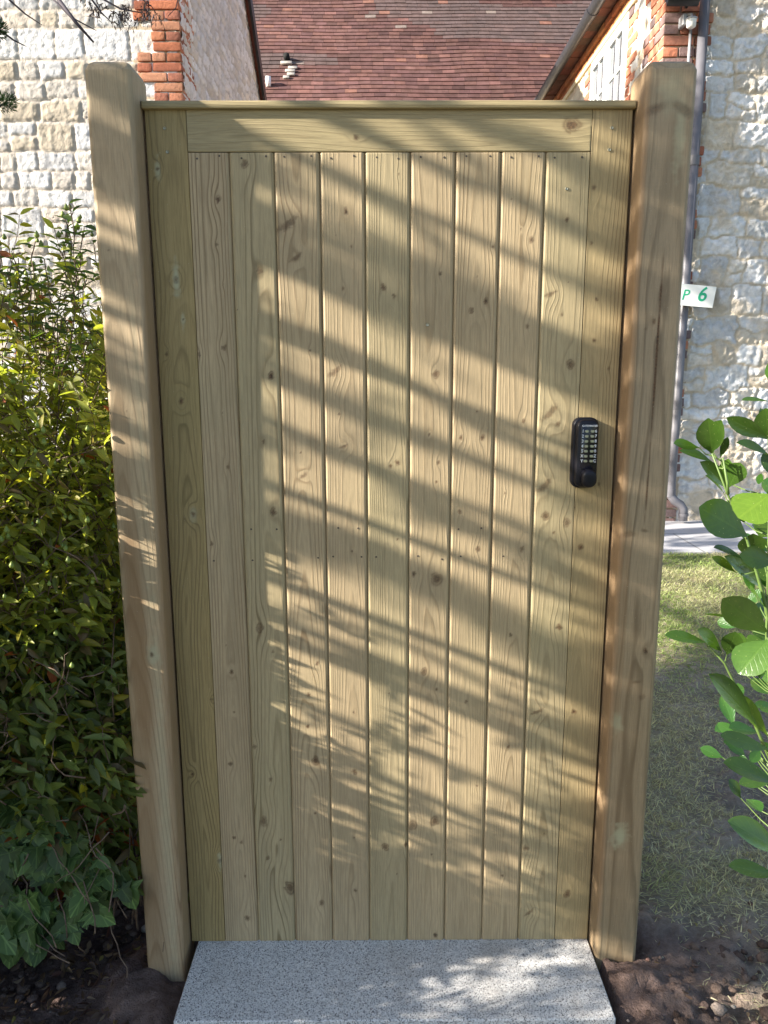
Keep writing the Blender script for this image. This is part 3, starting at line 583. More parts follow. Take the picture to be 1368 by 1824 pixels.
for (dx, s, w_, hh) in ((0, 2.27, .30, .05), (.12, 2.14, .24, .02), (.08, 2.04, .26, .03), (.10, 1.94, .20, .03), (0.02, 1.85, .16, .03)):
    m = MB(); w_ *= .7; c = onroof(-1.70+dx, s, .040); M_ = Matrix.Translation(c) @ Matrix.Rotation(SL, 4, 'X'); m.box(-w_/2, w_/2, -.035, .035, -.015, hh*.5, (.40, .37, .34), .006, M_); m.build('mortar_patch', M_LIME, BC, autosm=50)
m = MB(); c = onroof(-1.98, 1.66, .05); m.tube([(c[0], c[1], c[2]-.06), (c[0], c[1]-.03, c[2]+.10)], [.045, .045], 12); m.build('soil_pipe', M_LIME, BC, True)
# ---- cottage on the right: corner X=2.10,Y=4.70
RC = empty('brick_cornered_cottage', (4.3, 8.5, 0), 'whitewashed rubble cottage with red brick corner, black gutter and white window on the right', 'cottage')
masonry('front_wall', 2.395, 5.2, -.02, 5.4, .0125, lambda u, v, h: np.stack([u, 4.70-h, v], -1), RC, M_STONE2, seed=77, cz=(.10, .27), cw=(.13, .42), warp=.055, face=.021, gap=.010, rnd=.022,
        pal=[(.78, .79, .80), (.82, .82, .83), (.76, .75, .75), (.84, .83, .83), (.80, .75, .68), (.70, .62, .51), (.77, .78, .80)], mortar=(.72, .62, .48), smear=.75, patch=1.)
solid('wall_core', 2.16, 6.4, 4.745, 12.3, -.1, 4.42, M_LIME, RC, (.5, .45, .38))
m = MB(); m.prism([(2.12, 4.42), (6.4, 4.42), (4.3, 6.75)], lambda a, b, d: (a, d, b), 4.76, 12.2, (.5, .45, .38)); m.build('gable_core', M_LIME, RC)
bx = []; z = .0; k = 0; rs = np.random.RandomState(13)
BR2 = [(.52, .20, .12), (.56, .24, .15), (.46, .17, .11), (.26, .17, .16), (.50, .22, .14), (.22, .16, .16), (.44, .19, .13)]
while z < 4.42:
    hd = k % 2; L = [.36, .35, .365, .30, .31, .30][k % 6]; x = 2.10; first = .112 if hd else .225
    while x < 2.10+L-.03:
        w_ = max(.06, min(first, 2.10+L-x)); crn = x < 2.11
        bx.append((x, x+w_, 4.672, 4.672+((.225 if hd else .112) if crn else .09), z+.006, z+.072)); x += w_+.012; first = .225 if rs.rand() < .5 else .108
    yy = 4.672+(.225 if hd else .112)+.012; yend = 4.70+[.46, .45, .47, .32, .31, .33][k % 6]
    while yy < yend-.04:
        l_ = min(.225, yend-yy); bx.append((2.10, 2.18, yy, yy+l_, z+.006, z+.072)); yy += l_+.012
    # jambs either side of the window
    if 2.9 < z < 4.36:
        for ya, yb in ((5.60-[.24, .12][hd], 5.60), (6.78, 6.78+[.24, .12][hd])): bx.append((2.10, 2.17, ya, yb, z+.006, z+.072))
    z += .0765; k += 1
brickset('brick_quoin', bx, RC, 15, pal=BR2)
solid('quoin_mortar', 2.108, 2.46, 4.694, 4.76, -.05, 4.42, M_LIME, RC, (.52, .42, .31))
masonry('side_wall', 4.74, 5.60, .0, 4.30, .016, lambda u, v, h: np.stack([2.118-h*.8, u, v], -1), RC, M_STONE, flip=True, seed=91, cz=(.09, .2), cw=(.12, .34), pal=[(.66, .60, .50), (.72, .68, .60), (.60, .50, .38), (.74, .72, .68)], mortar=(.58, .46, .32))
masonry('side_wall', 6.78, 12.2, .0, 4.30, .02, lambda u, v, h: np.stack([2.118-h*.8, u, v], -1), RC, M_STONE, flip=True, seed=93, cz=(.09, .2), cw=(.12, .34), pal=[(.66, .58, .44), (.70, .62, .48), (.60, .50, .36)], mortar=(.58, .46, .32))
masonry('side_wall', 5.60, 6.78, .0, 3.18, .02, lambda u, v, h: np.stack([2.118-h*.8, u, v], -1), RC, M_STONE, flip=True, seed=95, pal=[(.66, .58, .44), (.70, .62, .48), (.60, .50, .36)], mortar=(.58, .46, .32))
bx = []
for zr, xo in ((4.335, 2.10), (4.405, 2.075)):
    y = 4.70; 
    while y < 12.1: bx.append((xo, xo+.15, y, y+.215, zr, zr+.062)); y += .225
brickset('eaves_brick_course', bx, RC, 19, pal=[(.52, .20, .085), (.56, .24, .10), (.48, .17, .08)])
solid('lintel_band', 2.088, 2.16, 5.3, 12.0, 4.285, 4.332, M_CREAM, RC, bev=.004)
# window : two casements in a white frame
fr = MB()
def wb(y0, y1, z0, z1, x0=2.10, x1=2.16): fr.box(x0, x1, y0, y1, z0, z1, None, .003)
Y0, Y1, Z0, Z1 = 5.605, 6.775, 3.18, 4.283; Ym = (Y0+Y1)/2
wb(Y0, Y1, Z1-.05, Z1); wb(Y0, Y1, Z0, Z0+.05); wb(Y0, Y0+.045, Z0+.05, Z1-.05); wb(Y1-.045, Y1, Z0+.05, Z1-.05); wb(Ym-.03, Ym+.03, Z0+.05, Z1-.05)
win = fr.build('window', M_WHITE, RC)
for a, b in ((Y0+.048, Ym-.033), (Ym+.033, Y1-.048)):
    fr = MB(); X0_, X1_ = 2.085, 2.13; zb, zt = Z0+.053, Z1-.053; s_ = .042
    wb(a, b, zt-s_, zt, X0_, X1_); wb(a, b, zb, zb+s_, X0_, X1_); wb(a, a+s_, zb+s_, zt-s_, X0_, X1_); wb(b-s_, b, zb+s_, zt-s_, X0_, X1_)
    ym = (a+b)/2; wb(ym-.011, ym+.011, zb+s_, zt-s_, 2.094, 2.122)
    for kk in (1, 2): zz = zb+(zt-zb)*kk/3; wb(a+s_, ym-.0115, zz-.011, zz+.011, 2.095, 2.121); wb(ym+.0115, b-s_, zz-.011, zz+.011, 2.095, 2.121)
    fr.build('casement', M_WHITE, win)
    solid('pane', 2.110, 2.114, a+s_-.004, b-s_+.004, zb+s_-.004, zt-s_+.004, M_GLASS, win)
solid('curtain', 2.150, 2.155, Y0, Y1, Z0, Z1, M_CURTAIN, win)
solid('window_sill', 2.04, 2.16, Y0-.05, Y1+.05, Z0-.06, Z0-.002, M_WHITE, RC, bev=.006)
# eaves: tile undersides, roof slope, gutter
m = MB(); y = 4.55; rs = np.random.RandomState(2)
while y < 12.1:
    for q in range(3):
        xa = 1.965+q*.055; za = 4.485+q*.045
        m.box(xa, xa+.14, y+.002, y+.162, za+rs.uniform(-.004, .004), za+.014, (.20*(1+.3*rs.randn()*.4), .085, .055), .0, None)
    y += .165
m.build('eaves_tiles', M_TILE, RC)
tile_roof('roof', 4.5, 12.3, 28, None, R_(48), RC, 71, lambda x, y, z: (1.95+y, x, 4.53+z))
m = MB(); m.prism([(2.0, 4.52), (4.3, 7.06), (6.6, 4.52)], lambda a, b, d: (a, d, b), 4.55, 12.3, (.12, .05, .04)); m.build('roof_core', M_TILE, RC)
m = MB(); n = 12; prof = [(1.925+.055*math.cos(R_(180+180*k/n)), 4.505+.055*math.sin(R_(180+180*k/n))) for k in range(n+1)]
prof += [(1.925+.050*math.cos(R_(360-180*k/n)), 4.505+.050*math.sin(R_(360-180*k/n))) for k in range(n+1)]
prof = [(a, b) for a, b in prof]
m.prism(prof, lambda a, b, d: (a, d, b), 4.50, 11.9); gut = m.build('gutter', M_GUTTER, RC, autosm=40)
for yj in (6.1, 8.6, 10.9):
    m = MB(); pr = [(1.925+.062*math.cos(R_(180+180*k/n)), 4.507+.062*math.sin(R_(180+180*k/n))) for k in range(n+1)]+[(1.925+.0555*math.cos(R_(360-180*k/n)), 4.507+.0555*math.sin(R_(360-180*k/n))) for k in range(n+1)]
    m.prism(pr, lambda a, b, d: (a, d, b), yj, yj+.09); m.build('gutter_bracket', M_GUTTER, gut, autosm=40)
# drainpipe on the front face
m = MB(); DX, DY = 2.372, 4.625
m.tube([(DX, DY, 4.6), (DX, DY, .33), (DX+.004, DY-.004, .275), (DX+.03, DY-.02, .235), (DX+.075, DY-.035, .205), (DX+.097, DY-.045, .17), (DX+.100, DY-.048, .075)], .036, 20)
pipe = m.build('drainpipe', M_PIPE, RC, True)
for zz in (.30, 1.02, 2.86, 4.10):
    m = MB(); m.tube([(DX, DY, zz-.035), (DX, DY, zz+.035)], .0405, 20); m.box(DX-.012, DX+.012, DY+.03, 4.70, zz-.02, zz+.02); m.build('pipe_collar', M_PIPE, pipe, autosm=40)
m = MB(); m.tube([(DX+.100, DY-.048, .115), (DX+.100, DY-.048, .135)], .040, 16); m.build('pipe_collar', M_PIPE, pipe, autosm=40)
m = MB(); m.tube([(2.292, 4.655, 2.6), (2.290, 4.655, 3.80)], .011, 10); cd = m.build('conduit', M_GREYP, RC, True)
# floodlight and its motion sensor
m = MB(); M_ = Matrix.Translation((2.165, 4.53, 3.945)) @ Matrix.Rotation(R_(-38), 4, 'X'); m.box(-.115, .115, -.03, .03, -.075, .09, None, .008, M_)
m.tube([(2.17, 4.54, 3.95), (2.25, 4.66, 3.93)], .012, 8)
fl = m.build('floodlight', M_BLACK, RC, autosm=40)
m = MB(); m.box(-.098, .098, -.0345, -.0305, -.062, .075, None, .001, M_); m.build('lamp_glass', plain('lamp_glass', (.20, .26, .22), .12, .6), fl)
m = MB(); cx, cy, cz_ = 2.262, 4.575, 3.80
for k in range(1): m.tube([(cx, cy, cz_-.045), (cx, cy, cz_-.035), (cx, cy, cz_+.012)], [.020, .033, .036], 16)
m.build('sensor_dome', M_WHITE, RC, autosm=60)
m = MB(); m.tube([(cx, cy, cz_+.0125), (cx, cy, cz_+.022)], .041, 16); m.box(cx-.06, cx-.03, cy+.01, cy+.10, cz_-.02, cz_+.06, None, .006); m.tube([(cx-.045, cy+.04, cz_+.05), (cx, cy+.01, cz_+.05), (cx, cy, cz_+.02)], .012, 8); m.build('sensor_mount', M_GREYP, RC, autosm=40)
# parking sign fixed in front of the drainpipe
m = MB(); sx0, sx1, sz0, sz1 = 2.20, 2.587, 1.776, 1.945
m.prism([(sx0, 1.800), (sx1-.02, sz0-.005), (sx1, 1.928), (sx0, 1.965)], lambda a, b, d: (a, d, b), 4.548, 4.554)
sg = m.build('bay_sign', M_SIGN); tag(sg, 'small white sign with green lettering on the grey drainpipe', 'sign')
join_text([('6', .150, (2.475, 4.5475, 1.868), dict(depth=.0006, shear=.22, bold=.002))], 'sign_numeral', M_SIGNGREEN, sg)
join_text([('P', .110, (2.345, 4.5475, 1.866), dict(depth=.0006, shear=.22, bold=.0005))], 'sign_letter', M_SIGNGREEN, sg)
m = MB(); m.box(2.385, 2.425, 4.555, 4.566, 1.82, 1.91); m.build('sign_clip', M_GREYP, sg)
# ------------------------------------------------------------------ ground
def gz(x, y):
    b = -.075+.050*sst(-.2, .55, x)+.012*sst(.2, 3.4, y)*4+.012*sst(.55, 1.6, x)
    b = b-.05*np.exp(-((x+.43)**2/.004+(y+.16)**2/.012))*0
    return b
def bare(x, y):
    """1 = bare soil, 0 = grass"""
    n = fbm(x*2.2+3, y*2.2+1, 700, 4)
    v = sst(1.05, .45, np.hypot((x-.62)/.75, (y+.15)/.62)+n*.9)
    v = np.maximum(v, .75*sst(.12, .5, fbm(x*1.5+9, y*1.5, 710, 3))*sst(2.4, .6, y)); v = np.maximum(v, sst(.45, .15, x))
    return np.clip(v, 0, 1)
def ground_patch():
    st = .0105; xs = np.arange(-2.0, 3.3, st); ys = np.arange(-1.35, 3.62, st); X, Y = np.meshgrid(xs, ys)
    b = bare(X, Y); cl = fbm(X*11, Y*11, 720, 5, .62); ridge = 1-np.abs(fbm(X*24, Y*24, 730, 3))*2
    Z = gz(X, Y)+b*(.034*cl+.008*ridge*sst(0, .4, cl))+(1-b)*.006*cl
    for px in (-.5245, .5245):                 # soil heaped round the posts
        d = np.hypot(X-px, (Y+.02)); Z += .020*np.exp(-((d-.10)/.06)**2)*b
    Z += .030*np.exp(-((X+.585)**2+(Y+.09)**2)/.006)+.018*np.exp(-((X+.50)**2+(Y+.19)**2)/.003)
    ins = (X > -.475) & (X < .49) & (Y > -.245) & (Y < .32); Z = np.where(ins, np.minimum(Z, -.052), Z)
    tone = (.5+.5*cl)[..., None]; soil = np.array((.11, .075, .066))*(1-tone)+np.array((.28, .20, .175))*tone
    dry = sst(.52, .95, X)[..., None]*.75; soil = soil*(1-dry)+np.array((.38, .315, .27))*dry*(.7+.5*tone)
    ear = np.array((.46, .40, .29))*(.8+.5*tone); C = soil*b[..., None]+ear*(1-b[..., None])
    m = np.stack([X, Y, Z], -1).reshape(-1, 3); o = npmesh('ground', m, gridF(len(ys), len(xs)), M_SOIL, None, True, col=C.reshape(-1, 3)); tag(o, 'dark crumbly soil and patchy lawn earth around the gate', 'ground', kind='structure')
ground_patch()
m = MB(); m.add([(-60, -60, -.16), (60, -60, -.16), (60, 80, -.16), (-60, 80, -.16)], [(0, 1, 2, 3)], (.12, .11, .07)); tag(m.build('terrain', M_SOIL), 'earth beyond the garden', 'ground', kind='structure')
m = MB(); m.box(-4.8, 8, 3.60, 5.3, -.10, .052, None, .004); tag(m.build('patio', M_PAVE), 'pale paving slabs along the foot of the cottage wall', 'patio', kind='structure')
def H_(x, y): return gz(np.asarray(x, float), np.asarray(y, float))
# clods, pebbles
def clods(name, n, xr, yr, rr, cols, seed, label, cat, filt=None):
    rs = np.random.RandomState(seed); t = (1+5**.5)/2
    ico = np.array([(-1, t, 0), (1, t, 0), (-1, -t, 0), (1, -t, 0), (0, -1, t), (0, 1, t), (0, -1, -t), (0, 1, -t), (t, 0, -1), (t, 0, 1), (-t, 0, -1), (-t, 0, 1)])/math.hypot(1, t)
    fi = np.array([(0, 11, 5), (0, 5, 1), (0, 1, 7), (0, 7, 10), (0, 10, 11), (1, 5, 9), (5, 11, 4), (11, 10, 2), (10, 7, 6), (7, 1, 8), (3, 9, 4), (3, 4, 2), (3, 2, 6), (3, 6, 8), (3, 8, 9), (4, 9, 5), (2, 4, 11), (6, 2, 10), (8, 6, 7), (9, 8, 1)])
    bmv = list(map(tuple, ico)); cache = {}; f2 = []
    def mid(a, b):
        k = (min(a, b), max(a, b))
        if k not in cache: v = (np.array(bmv[a])+np.array(bmv[b])); bmv.append(tuple(v/np.linalg.norm(v))); cache[k] = len(bmv)-1
        return cache[k]
    for a, b, c in fi: ab, bc, ca = mid(a, b), mid(b, c), mid(c, a); f2 += [(a, ab, ca), (b, bc, ab), (c, ca, bc), (ab, bc, ca)]
    S = np.array(bmv); f2 = np.array(f2); VV = []; FF = []; CC = []; k = 0
    while k < n:
        x, y = rs.uniform(*xr), rs.uniform(*yr)
        if (-.48 < x < .50 and -.25 < y < .4) or (filt and not filt(x, y, rs)): n -= 1; continue
        r = rs.uniform(*rr)*(.5+rs.rand()**3*1.5); P = S*(1+.35*fbm(S[:, 0]*2+k*3.1, S[:, 1]*2+S[:, 2]*1.7, seed, 2)[:, None])*np.array([1, rs.uniform(.7, 1.1), rs.uniform(.5, .8)])*r
        a = rs.rand()*6.3; ca, sa = math.cos(a), math.sin(a); P = np.c_[P[:, 0]*ca-P[:, 1]*sa, P[:, 0]*sa+P[:, 1]*ca, P[:, 2]]
        z = float(H_(x, y))+.010; VV.append(P+np.array([x, y, z])); FF.append(f2+k*len(S)); c = np.array(cols[rs.randint(len(cols))])*(1+.2*rs.randn()); CC.append(np.tile(np.clip(c, .01, .8), (len(S), 1))); k += 1
    tag(npmesh(name, np.concatenate(VV), np.concatenate(FF), M_SOIL, None, True, col=np.concatenate(CC)), label, cat, kind='stuff')
clods('soil_clods', 3600, (-1.1, .98), (-.9, .35), (.003, .011), [(.16, .115, .10), (.21, .155, .13), (.12, .085, .072)], 80, 'crumbs and clods of dark soil around the posts', 'soil', lambda x, y, r: x < -.44 or (y < .0 and r.rand() < .6))
clods('pebbles', 220, (-1.0, .95), (-.8, .3), (.004, .010), [(.30, .25, .22), (.22, .13, .11), (.40, .37, .34)], 81, 'small stones scattered in the dark soil', 'pebbles', lambda x, y, r: x < -.44 or r.rand() < .7)
# ------------------------------------------------------------------ leaves
def leaf_tpl(ts, ws, fold=.25, curl=.3, side=1):
    ts = np.array(ts); ws = np.array(ws); n = len(ts); V = []; S = []
    for t, w_ in zip(ts, ws):
        for s in (-1, 0, 1): V.append((s*w_*.5, t, abs(s)*w_*.5*fold-curl*t*t*.5)); S.append((s, t))
    return np.array(V), gridF(n, 3), np.array(S, float)
T_OV = leaf_tpl([0, .12, .35, .62, .85, 1], [.06, .55, 1., .85, .42, .02], .3, .35)
T_OB = leaf_tpl([0, .10, .25, .42, .58, .72, .84, .93, 1.], [.07, .20, .55, .85, 1., .97, .78, .48, .05], .22, .25)
T_GR = leaf_tpl([0, .5, 1], [1., .8, .05], .0, .5)
T_NE = leaf_tpl([0, .5, 1], [.5, 1., .1], .0, .4)
def leaves(name, P, D, Nn, L, W, C, tpl, mat, parent=None, curl=None):
    P, D, Nn, L, W, C = [np.asarray(a, float) for a in (P, D, Nn, L, W, C)]
    D = D/np.linalg.norm(D, axis=1)[:, None]; Sx = np.cross(D, Nn); Sx /= np.linalg.norm(Sx, axis=1)[:, None]+1e-9; Nn = np.cross(Sx, D)
    tv, tf, ts = tpl; n, k = len(P), len(tv); cf = np.ones(n) if curl is None else curl
    V = P[:, None, :]+Sx[:, None, :]*(tv[None, :, 0, None]*W[:, None, None])+D[:, None, :]*(tv[None, :, 1, None]*L[:, None, None])+Nn[:, None, :]*(tv[None, :, 2, None]*(W[:, None, None]*.5+L[:, None, None]*.5)*cf[:, None, None])
    F = (tf[None]+(np.arange(n)*k)[:, None, None]).reshape(-1, tf.shape[1])
    return npmesh(name, V.reshape(-1, 3), F, mat, parent, True, col=np.repeat(C, k, 0), ls=np.tile(ts[:, 0], n), lt=np.tile(ts[:, 1], n))
def unit(a): a = np.asarray(a, float); return a/(np.linalg.norm(a, axis=-1, keepdims=True)+1e-9)
# ------------------------------------------------------------------ lawn grass
def grass():
    rs = np.random.RandomState(90); n = 230000; x = rs.uniform(.45, 3.3, n)**1.0; y = -.75+4.36*rs.rand(n)**1.5
    keep = (rs.rand(n) > bare(x, y)*.93+.02) & ~((x < .62) & (y < .08)); x, y = x[keep], y[keep]; n = len(x)
    g = sst(-.35, .45, fbm(x*1.6, y*1.6, 95, 3)+.25*sst(.3, 2.5, y)-.05); g2 = g*(.5+.9*rs.rand(n)); nearsoil = bare(x, y)
    green = np.array((.25, .34, .10)); straw = np.array((.66, .60, .42)); br = np.array((.48, .42, .29))
    k = np.clip(g2-.5*nearsoil, 0, 1)[:, None]; C = (green*(.6+.8*rs.rand(n, 1)))*k+(np.where(rs.rand(n, 1) < .6, straw, br)*(.6+.6*rs.rand(n, 1)))*(1-k)
    a = rs.rand(n)*6.28; el = np.where(rs.rand(n) < .5+.4*nearsoil, rs.uniform(.0, .35, n), rs.uniform(.3, 1.2, n))
    D = np.stack([np.cos(a)*np.cos(el), np.sin(a)*np.cos(el), np.sin(el)], -1); L = rs.uniform(.016, .038, n)*(1-.3*nearsoil); W = rs.uniform(.0016, .0032, n)*(1+.5*sst(.5, 3, y))
    P = np.stack([x, y, H_(x, y)+.002+.006*rs.rand(n)], -1)
    tag(leaves('lawn', P, D, np.tile((0, 0, 1.), (n, 1))+rs.randn(n, 3)*.3, L, W, C, T_GR, M_GRASS), 'patchy mown lawn with dry straw patches right of the gate', 'grass', kind='stuff')
grass()
# ------------------------------------------------------------------ shrub with narrow leaves and seed pods
def in_hedge(x, y, z):
    fy = np.interp(x, [-2.7, -1.9, -1.25, -.95, -.57], [-1.5, -.95, -.50, -.17, -.05])
    top = np.where(y > -.05, 1.66+.12*np.sin(x*9+y*4)+.06*np.sin(x*23), np.interp(y, [-.8, -.66, -.5, -.2, -.05], [1.10, .80, .62, .80, 1.55]))
    top = np.where(y < -.80, 1.80, top)-.62*sst(-1.10, -1.4, x)*(y > -.05)  # tall street-side part is added, out of view, to shade ground and step
    top = top-.25*sst(-.75, -.57, x)*(y < .1)
    return (y > fy) & (z < top) & (x < np.where(y < .12, -.583, -.56))
def shrub():
    rs = np.random.RandomState(21)
    root = empty('flowering_shrub', (-1.1, .4, -.08), 'bushy green shrub with narrow leaves and round seed pods left of the gate', 'shrub')
    P = []; D = []; Nn = []; L = []; W = []; C = []; st = MB(); pods = MB(); pod_pts = []
    def stem(b, d, ln, r, side=True, thin=False):
        d = unit(d); p = np.array(b, float); n = int(ln/.024); pts = [p.copy()]
        for k in range(n):
            d = unit(d+rs.randn(3)*.075+np.array([.0, -.012, .02 if k < n*.6 else -.03])); q = p+d*.024
            if not in_hedge(q[0], q[1], q[2]-.02) and q[2] > .15: break
            p = q; pts.append(p.copy()); t = k/n
            if t > (.30 if side else .05) and q[2] > .12:
                u = unit(np.cross(d, rs.randn(3)) if k % 2 else np.cross(d, [0.3, 1, .2])); 
                for sg in (-1, 1):
                    if rs.rand() < .12: continue
                    dd = unit(u*sg+d*.55+np.array([0, -.15, -.10])+rs.randn(3)*.22); P.append(p+dd*.002); D.append(dd); Nn.append(unit(np.array([-.15, -.35, 1.])+rs.randn(3)*.55))
                    l = rs.uniform(.022, .046)*(1.0 if q[2] > .6 else 1.15); l *= 1.25 if q[2] < .85 else 1; L.append(l); W.append(l*rs.uniform(.26, .40))
                    h = q[2]; f = rs.rand(); base = np.array((.30, .33, .050)) if h > .80 else np.array((.18, .225, .058))  # upper leaves brighter and yellower: sunlight on the top put into their colour
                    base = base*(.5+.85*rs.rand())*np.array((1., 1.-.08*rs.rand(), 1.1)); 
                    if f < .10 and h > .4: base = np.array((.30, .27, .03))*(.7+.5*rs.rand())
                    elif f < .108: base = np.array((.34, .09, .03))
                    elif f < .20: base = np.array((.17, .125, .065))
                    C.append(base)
            if side and 2 < k and rs.rand() < .16: stem(p, d+rs.randn(3)*.7, ln*.28*rs.uniform(.6, 1.2), r*.5, False)
        if len(pts) > 2:
            st.tube(pts, [r*(1-.65*k/len(pts)) for k in range(len(pts))], 5, False, None)
            if pts[-1][2] > .9 and rs.rand() < .5: pod_pts.append((pts[-1], d))
    k = 0
    while k < 440:
        x = -.60-rs.rand()**1.5*1.2; y = rs.uniform(.08, 1.1)
        if not in_hedge(x, y, .3): continue
        stem((x, y, -.06), (rs.uniform(-.12, .16), rs.uniform(-.40, .0), 1), rs.uniform(1.25, 1.85), .0032); k += 1
    for k in range(130):       # lower growth reaching forward on the left
        x = rs.uniform(-2.6, -1.0); y = rs.uniform(np.interp(x, [-2.7, -1.9, -1.25, -.95], [-1.5, -.95, -.4, -.12]), .2)
        stem((x, y, -.06), (rs.uniform(-.2, .2), rs.uniform(-.2, .1), 1), rs.uniform(.7, 1.25) if y > -.8 else 1.6, .004)
    for k in range(130):        # unseen street-side growth, added to shade the ground and step
        x = rs.uniform(-2.9, -1.65); y = rs.uniform(-1.5, -.80)
        stem((x, y, -.06), (rs.uniform(-.2, .2), rs.uniform(-.2, .1), 1), 1.95, .004)
    for k in range(34):        # loose outer shoots: their leaves throw the crisp streaks on the gate
        x = rs.uniform(-1.7, -.95); p = np.array([x, rs.uniform(-.16, -.30)-.25*(-.95-x), rs.uniform(.45, .6)]); d = unit([rs.uniform(-.3, .5), rs.uniform(-.3, .1), 1]); pts = [p.copy()]
        for q in range(rs.randint(14, 38)):
            d = unit(d+rs.randn(3)*.09+np.array([.012, 0, -.008])); p = p+d*.022; pts.append(p.copy())
            if p[1] > -.12 or p[0] > -.80: break
            for sg in (-1, 1):
                if rs.rand() < .35: continue
                dd = unit(rs.randn(3)*.7+np.array([sg*.8, 0, .1])); P.append(p.copy()); D.append(dd); Nn.append(unit(rs.randn(3)+np.array([-.5, -.3, .8]))); l = rs.uniform(.022, .05); L.append(l); W.append(l*.34); C.append(np.array((.20, .25, .045))*(.7+.5*rs.rand()))
        if len(pts) > 2: st.tube(pts, [.0022*(1-.6*k_/len(pts)) for k_ in range(len(pts))], 5, False, None)
    for k in range(60):        # tall feathery tips against the wall
        x = -.62-rs.rand()*.45; y = rs.uniform(.05, .35); p = np.array([x, y, 1.50+rs.uniform(-.2, .07)])
        for q in range(rs.randint(4, 8)):
            d = unit([rs.randn()*.35, rs.randn()*.3, 1]); p2 = p+d*rs.uniform(.018, .036)
            for sg in (-1, 1):
                if rs.rand() < .2: continue
                dd = unit([sg, rs.randn()*.9, rs.uniform(-.3, .8)]); P.append(p2); D.append(dd); Nn.append((rs.randn()*.3, -.3, 1.)); l = rs.uniform(.022, .042); L.append(l); W.append(l*.38); C.append(np.array((.09, .14, .03))*(.7+.6*rs.rand()))
            st.tube([p, p2], .0012, 4, False); p = p2
        pod_pts.append((p, d))
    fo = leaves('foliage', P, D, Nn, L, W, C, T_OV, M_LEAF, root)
    st.build('stems', M_TWIG, root, True)
    for p, d in pod_pts:
        for q in range(rs.randint(1, 4)):
            c = Vector(p)+Vector(rs.randn(3)*.014); r = rs.uniform(.0035, .0062); pods.tube([c-Vector((0, 0, r)), c-Vector((0, 0, r*.6)), c, c+Vector((0, 0, r*.7)), c+Vector((0, 0, r*1.6))], [r*.3, r*.85, r, r*.7, r*.1], 7)
    # yellowish pods hanging low beside the post
    for q in range(16):
        c = Vector((rs.uniform(-.85, -.60), rs.uniform(-.13, -.06), rs.uniform(.75, 1.3))); r = rs.uniform(.004, .006); pods.tube([c-Vector((0, 0, r)), c-Vector((0, 0, r*.6)), c, c+Vector((0, 0, r*.7)), c+Vector((0, 0, r*1.6))], [r*.3, r*.85, r, r*.7, r*.1], 7)
    po = pods.build('seed_pods', M_POD, root, True)
    for q in range(26):
        p = Vector((rs.uniform(-.95, -.60), rs.uniform(-.14, -.07), rs.uniform(.25, .95))); d = Vector((rs.uniform(-1, 1), rs.uniform(-.2, .2), rs.uniform(-.5, .8))).normalized(); pts = [p]
        for k in range(7): d = (d+Vector(rs.randn(3))*.34).normalized(); p = p+d*.022; p.x = min(p.x, -.578); p.y = max(p.y, -.16); pts.append(p.copy())
        tw = MB(); tw.tube(pts, [.0019*(1-.1*k) for k in range(8)], 5); tw.build('woody_twig', M_TWIG, root, True)
shrub()
# ------------------------------------------------------------------ ivy at the foot of the shrub
def ivy():
    root = empty('ivy', (-.85, -.12, -.08), 'dark green ivy trailing over the soil at the left of the gate', 'ivy'); rs = np.random.RandomState(33)
    ang = np.radians([-90, -62, -38, -12, 18, 52, 74, 90]); rad = np.array([.16, .64, .46, .80, .42, .62, .84, 1.05])
    right = [(math.cos(a)*r*.62, .42+math.sin(a)*r*.58) for a, r in zip(ang, rad)]; right[0] = (0, .28)
    SV = [.6, 0, 1, 0, 1, .7, .5, 0]; V = [(0, .36, .0)]; S = [(0, .3)]
    for x, y in right: V.append((x, y, abs(x)*.30-.22*y*y)); S.append((SV[len(S)-1], .5))
    for q_, (x, y) in list(enumerate(right))[-2:0:-1]: V.append((-x, y, abs(x)*.30-.22*y*y)); S.append((SV[q_], .5))
    n = len(V)-1; F = [(0, 1+k, 1+(k+1) % n) for k in range(n)]; tpl = (np.array(V), np.array(F), np.array(S))
    P = []; D = []; Nn = []; L = []; C = []; st = MB()
    def add(p, l=None):
        P.append(p); D.append(unit(np.array([rs.uniform(-.7, .7), -.35, -1+rs.rand()*.9]))); Nn.append(unit(np.array([rs.uniform(-.5, .5), -1., .75+rs.randn()*.25])))
        l = l or rs.uniform(.045, .082); L.append(l); C.append(np.array((.058, .098, .028))*(.6+.8*rs.rand())+(np.array((.01, .02, 0)) if rs.rand() < .25 else 0))
    for k in range(330):
        x = -.60-rs.rand()**.9*.75; z = rs.rand()**1.15*.46*(.45+.55*sst(-.58, -.85, x)+.0); lim = .08+.09*sst(-.74, -.62, x)
        z = max(z, lim+rs.rand()*.05); y = -.05-.05*(1-z/.5)*rs.uniform(.5, 1.2)-.06*sst(-.62, -.9, x)*(1-z/.5)
        add((x, y, z+.045))
    for k in range(26):
        x = rs.uniform(-1.05, -.62); z = rs.uniform(.15, .42); p = Vector((x, -.07, z)); d = Vector((rs.uniform(-.6, .6), -.3, -.9)).normalized(); pts = [p]
        for q in range(9): d = (d+Vector(rs.randn(3))*.2).normalized(); p = p+d*.028; p.x = min(p.x, -.585); pts.append(p.copy())
        st.tube(pts, .0014, 5)
    leaves('foliage', P, D, Nn, L, np.array(L)*1.12, C, tpl, M_IVY, root); st.build('vines', M_TWIG, root, True)
ivy()
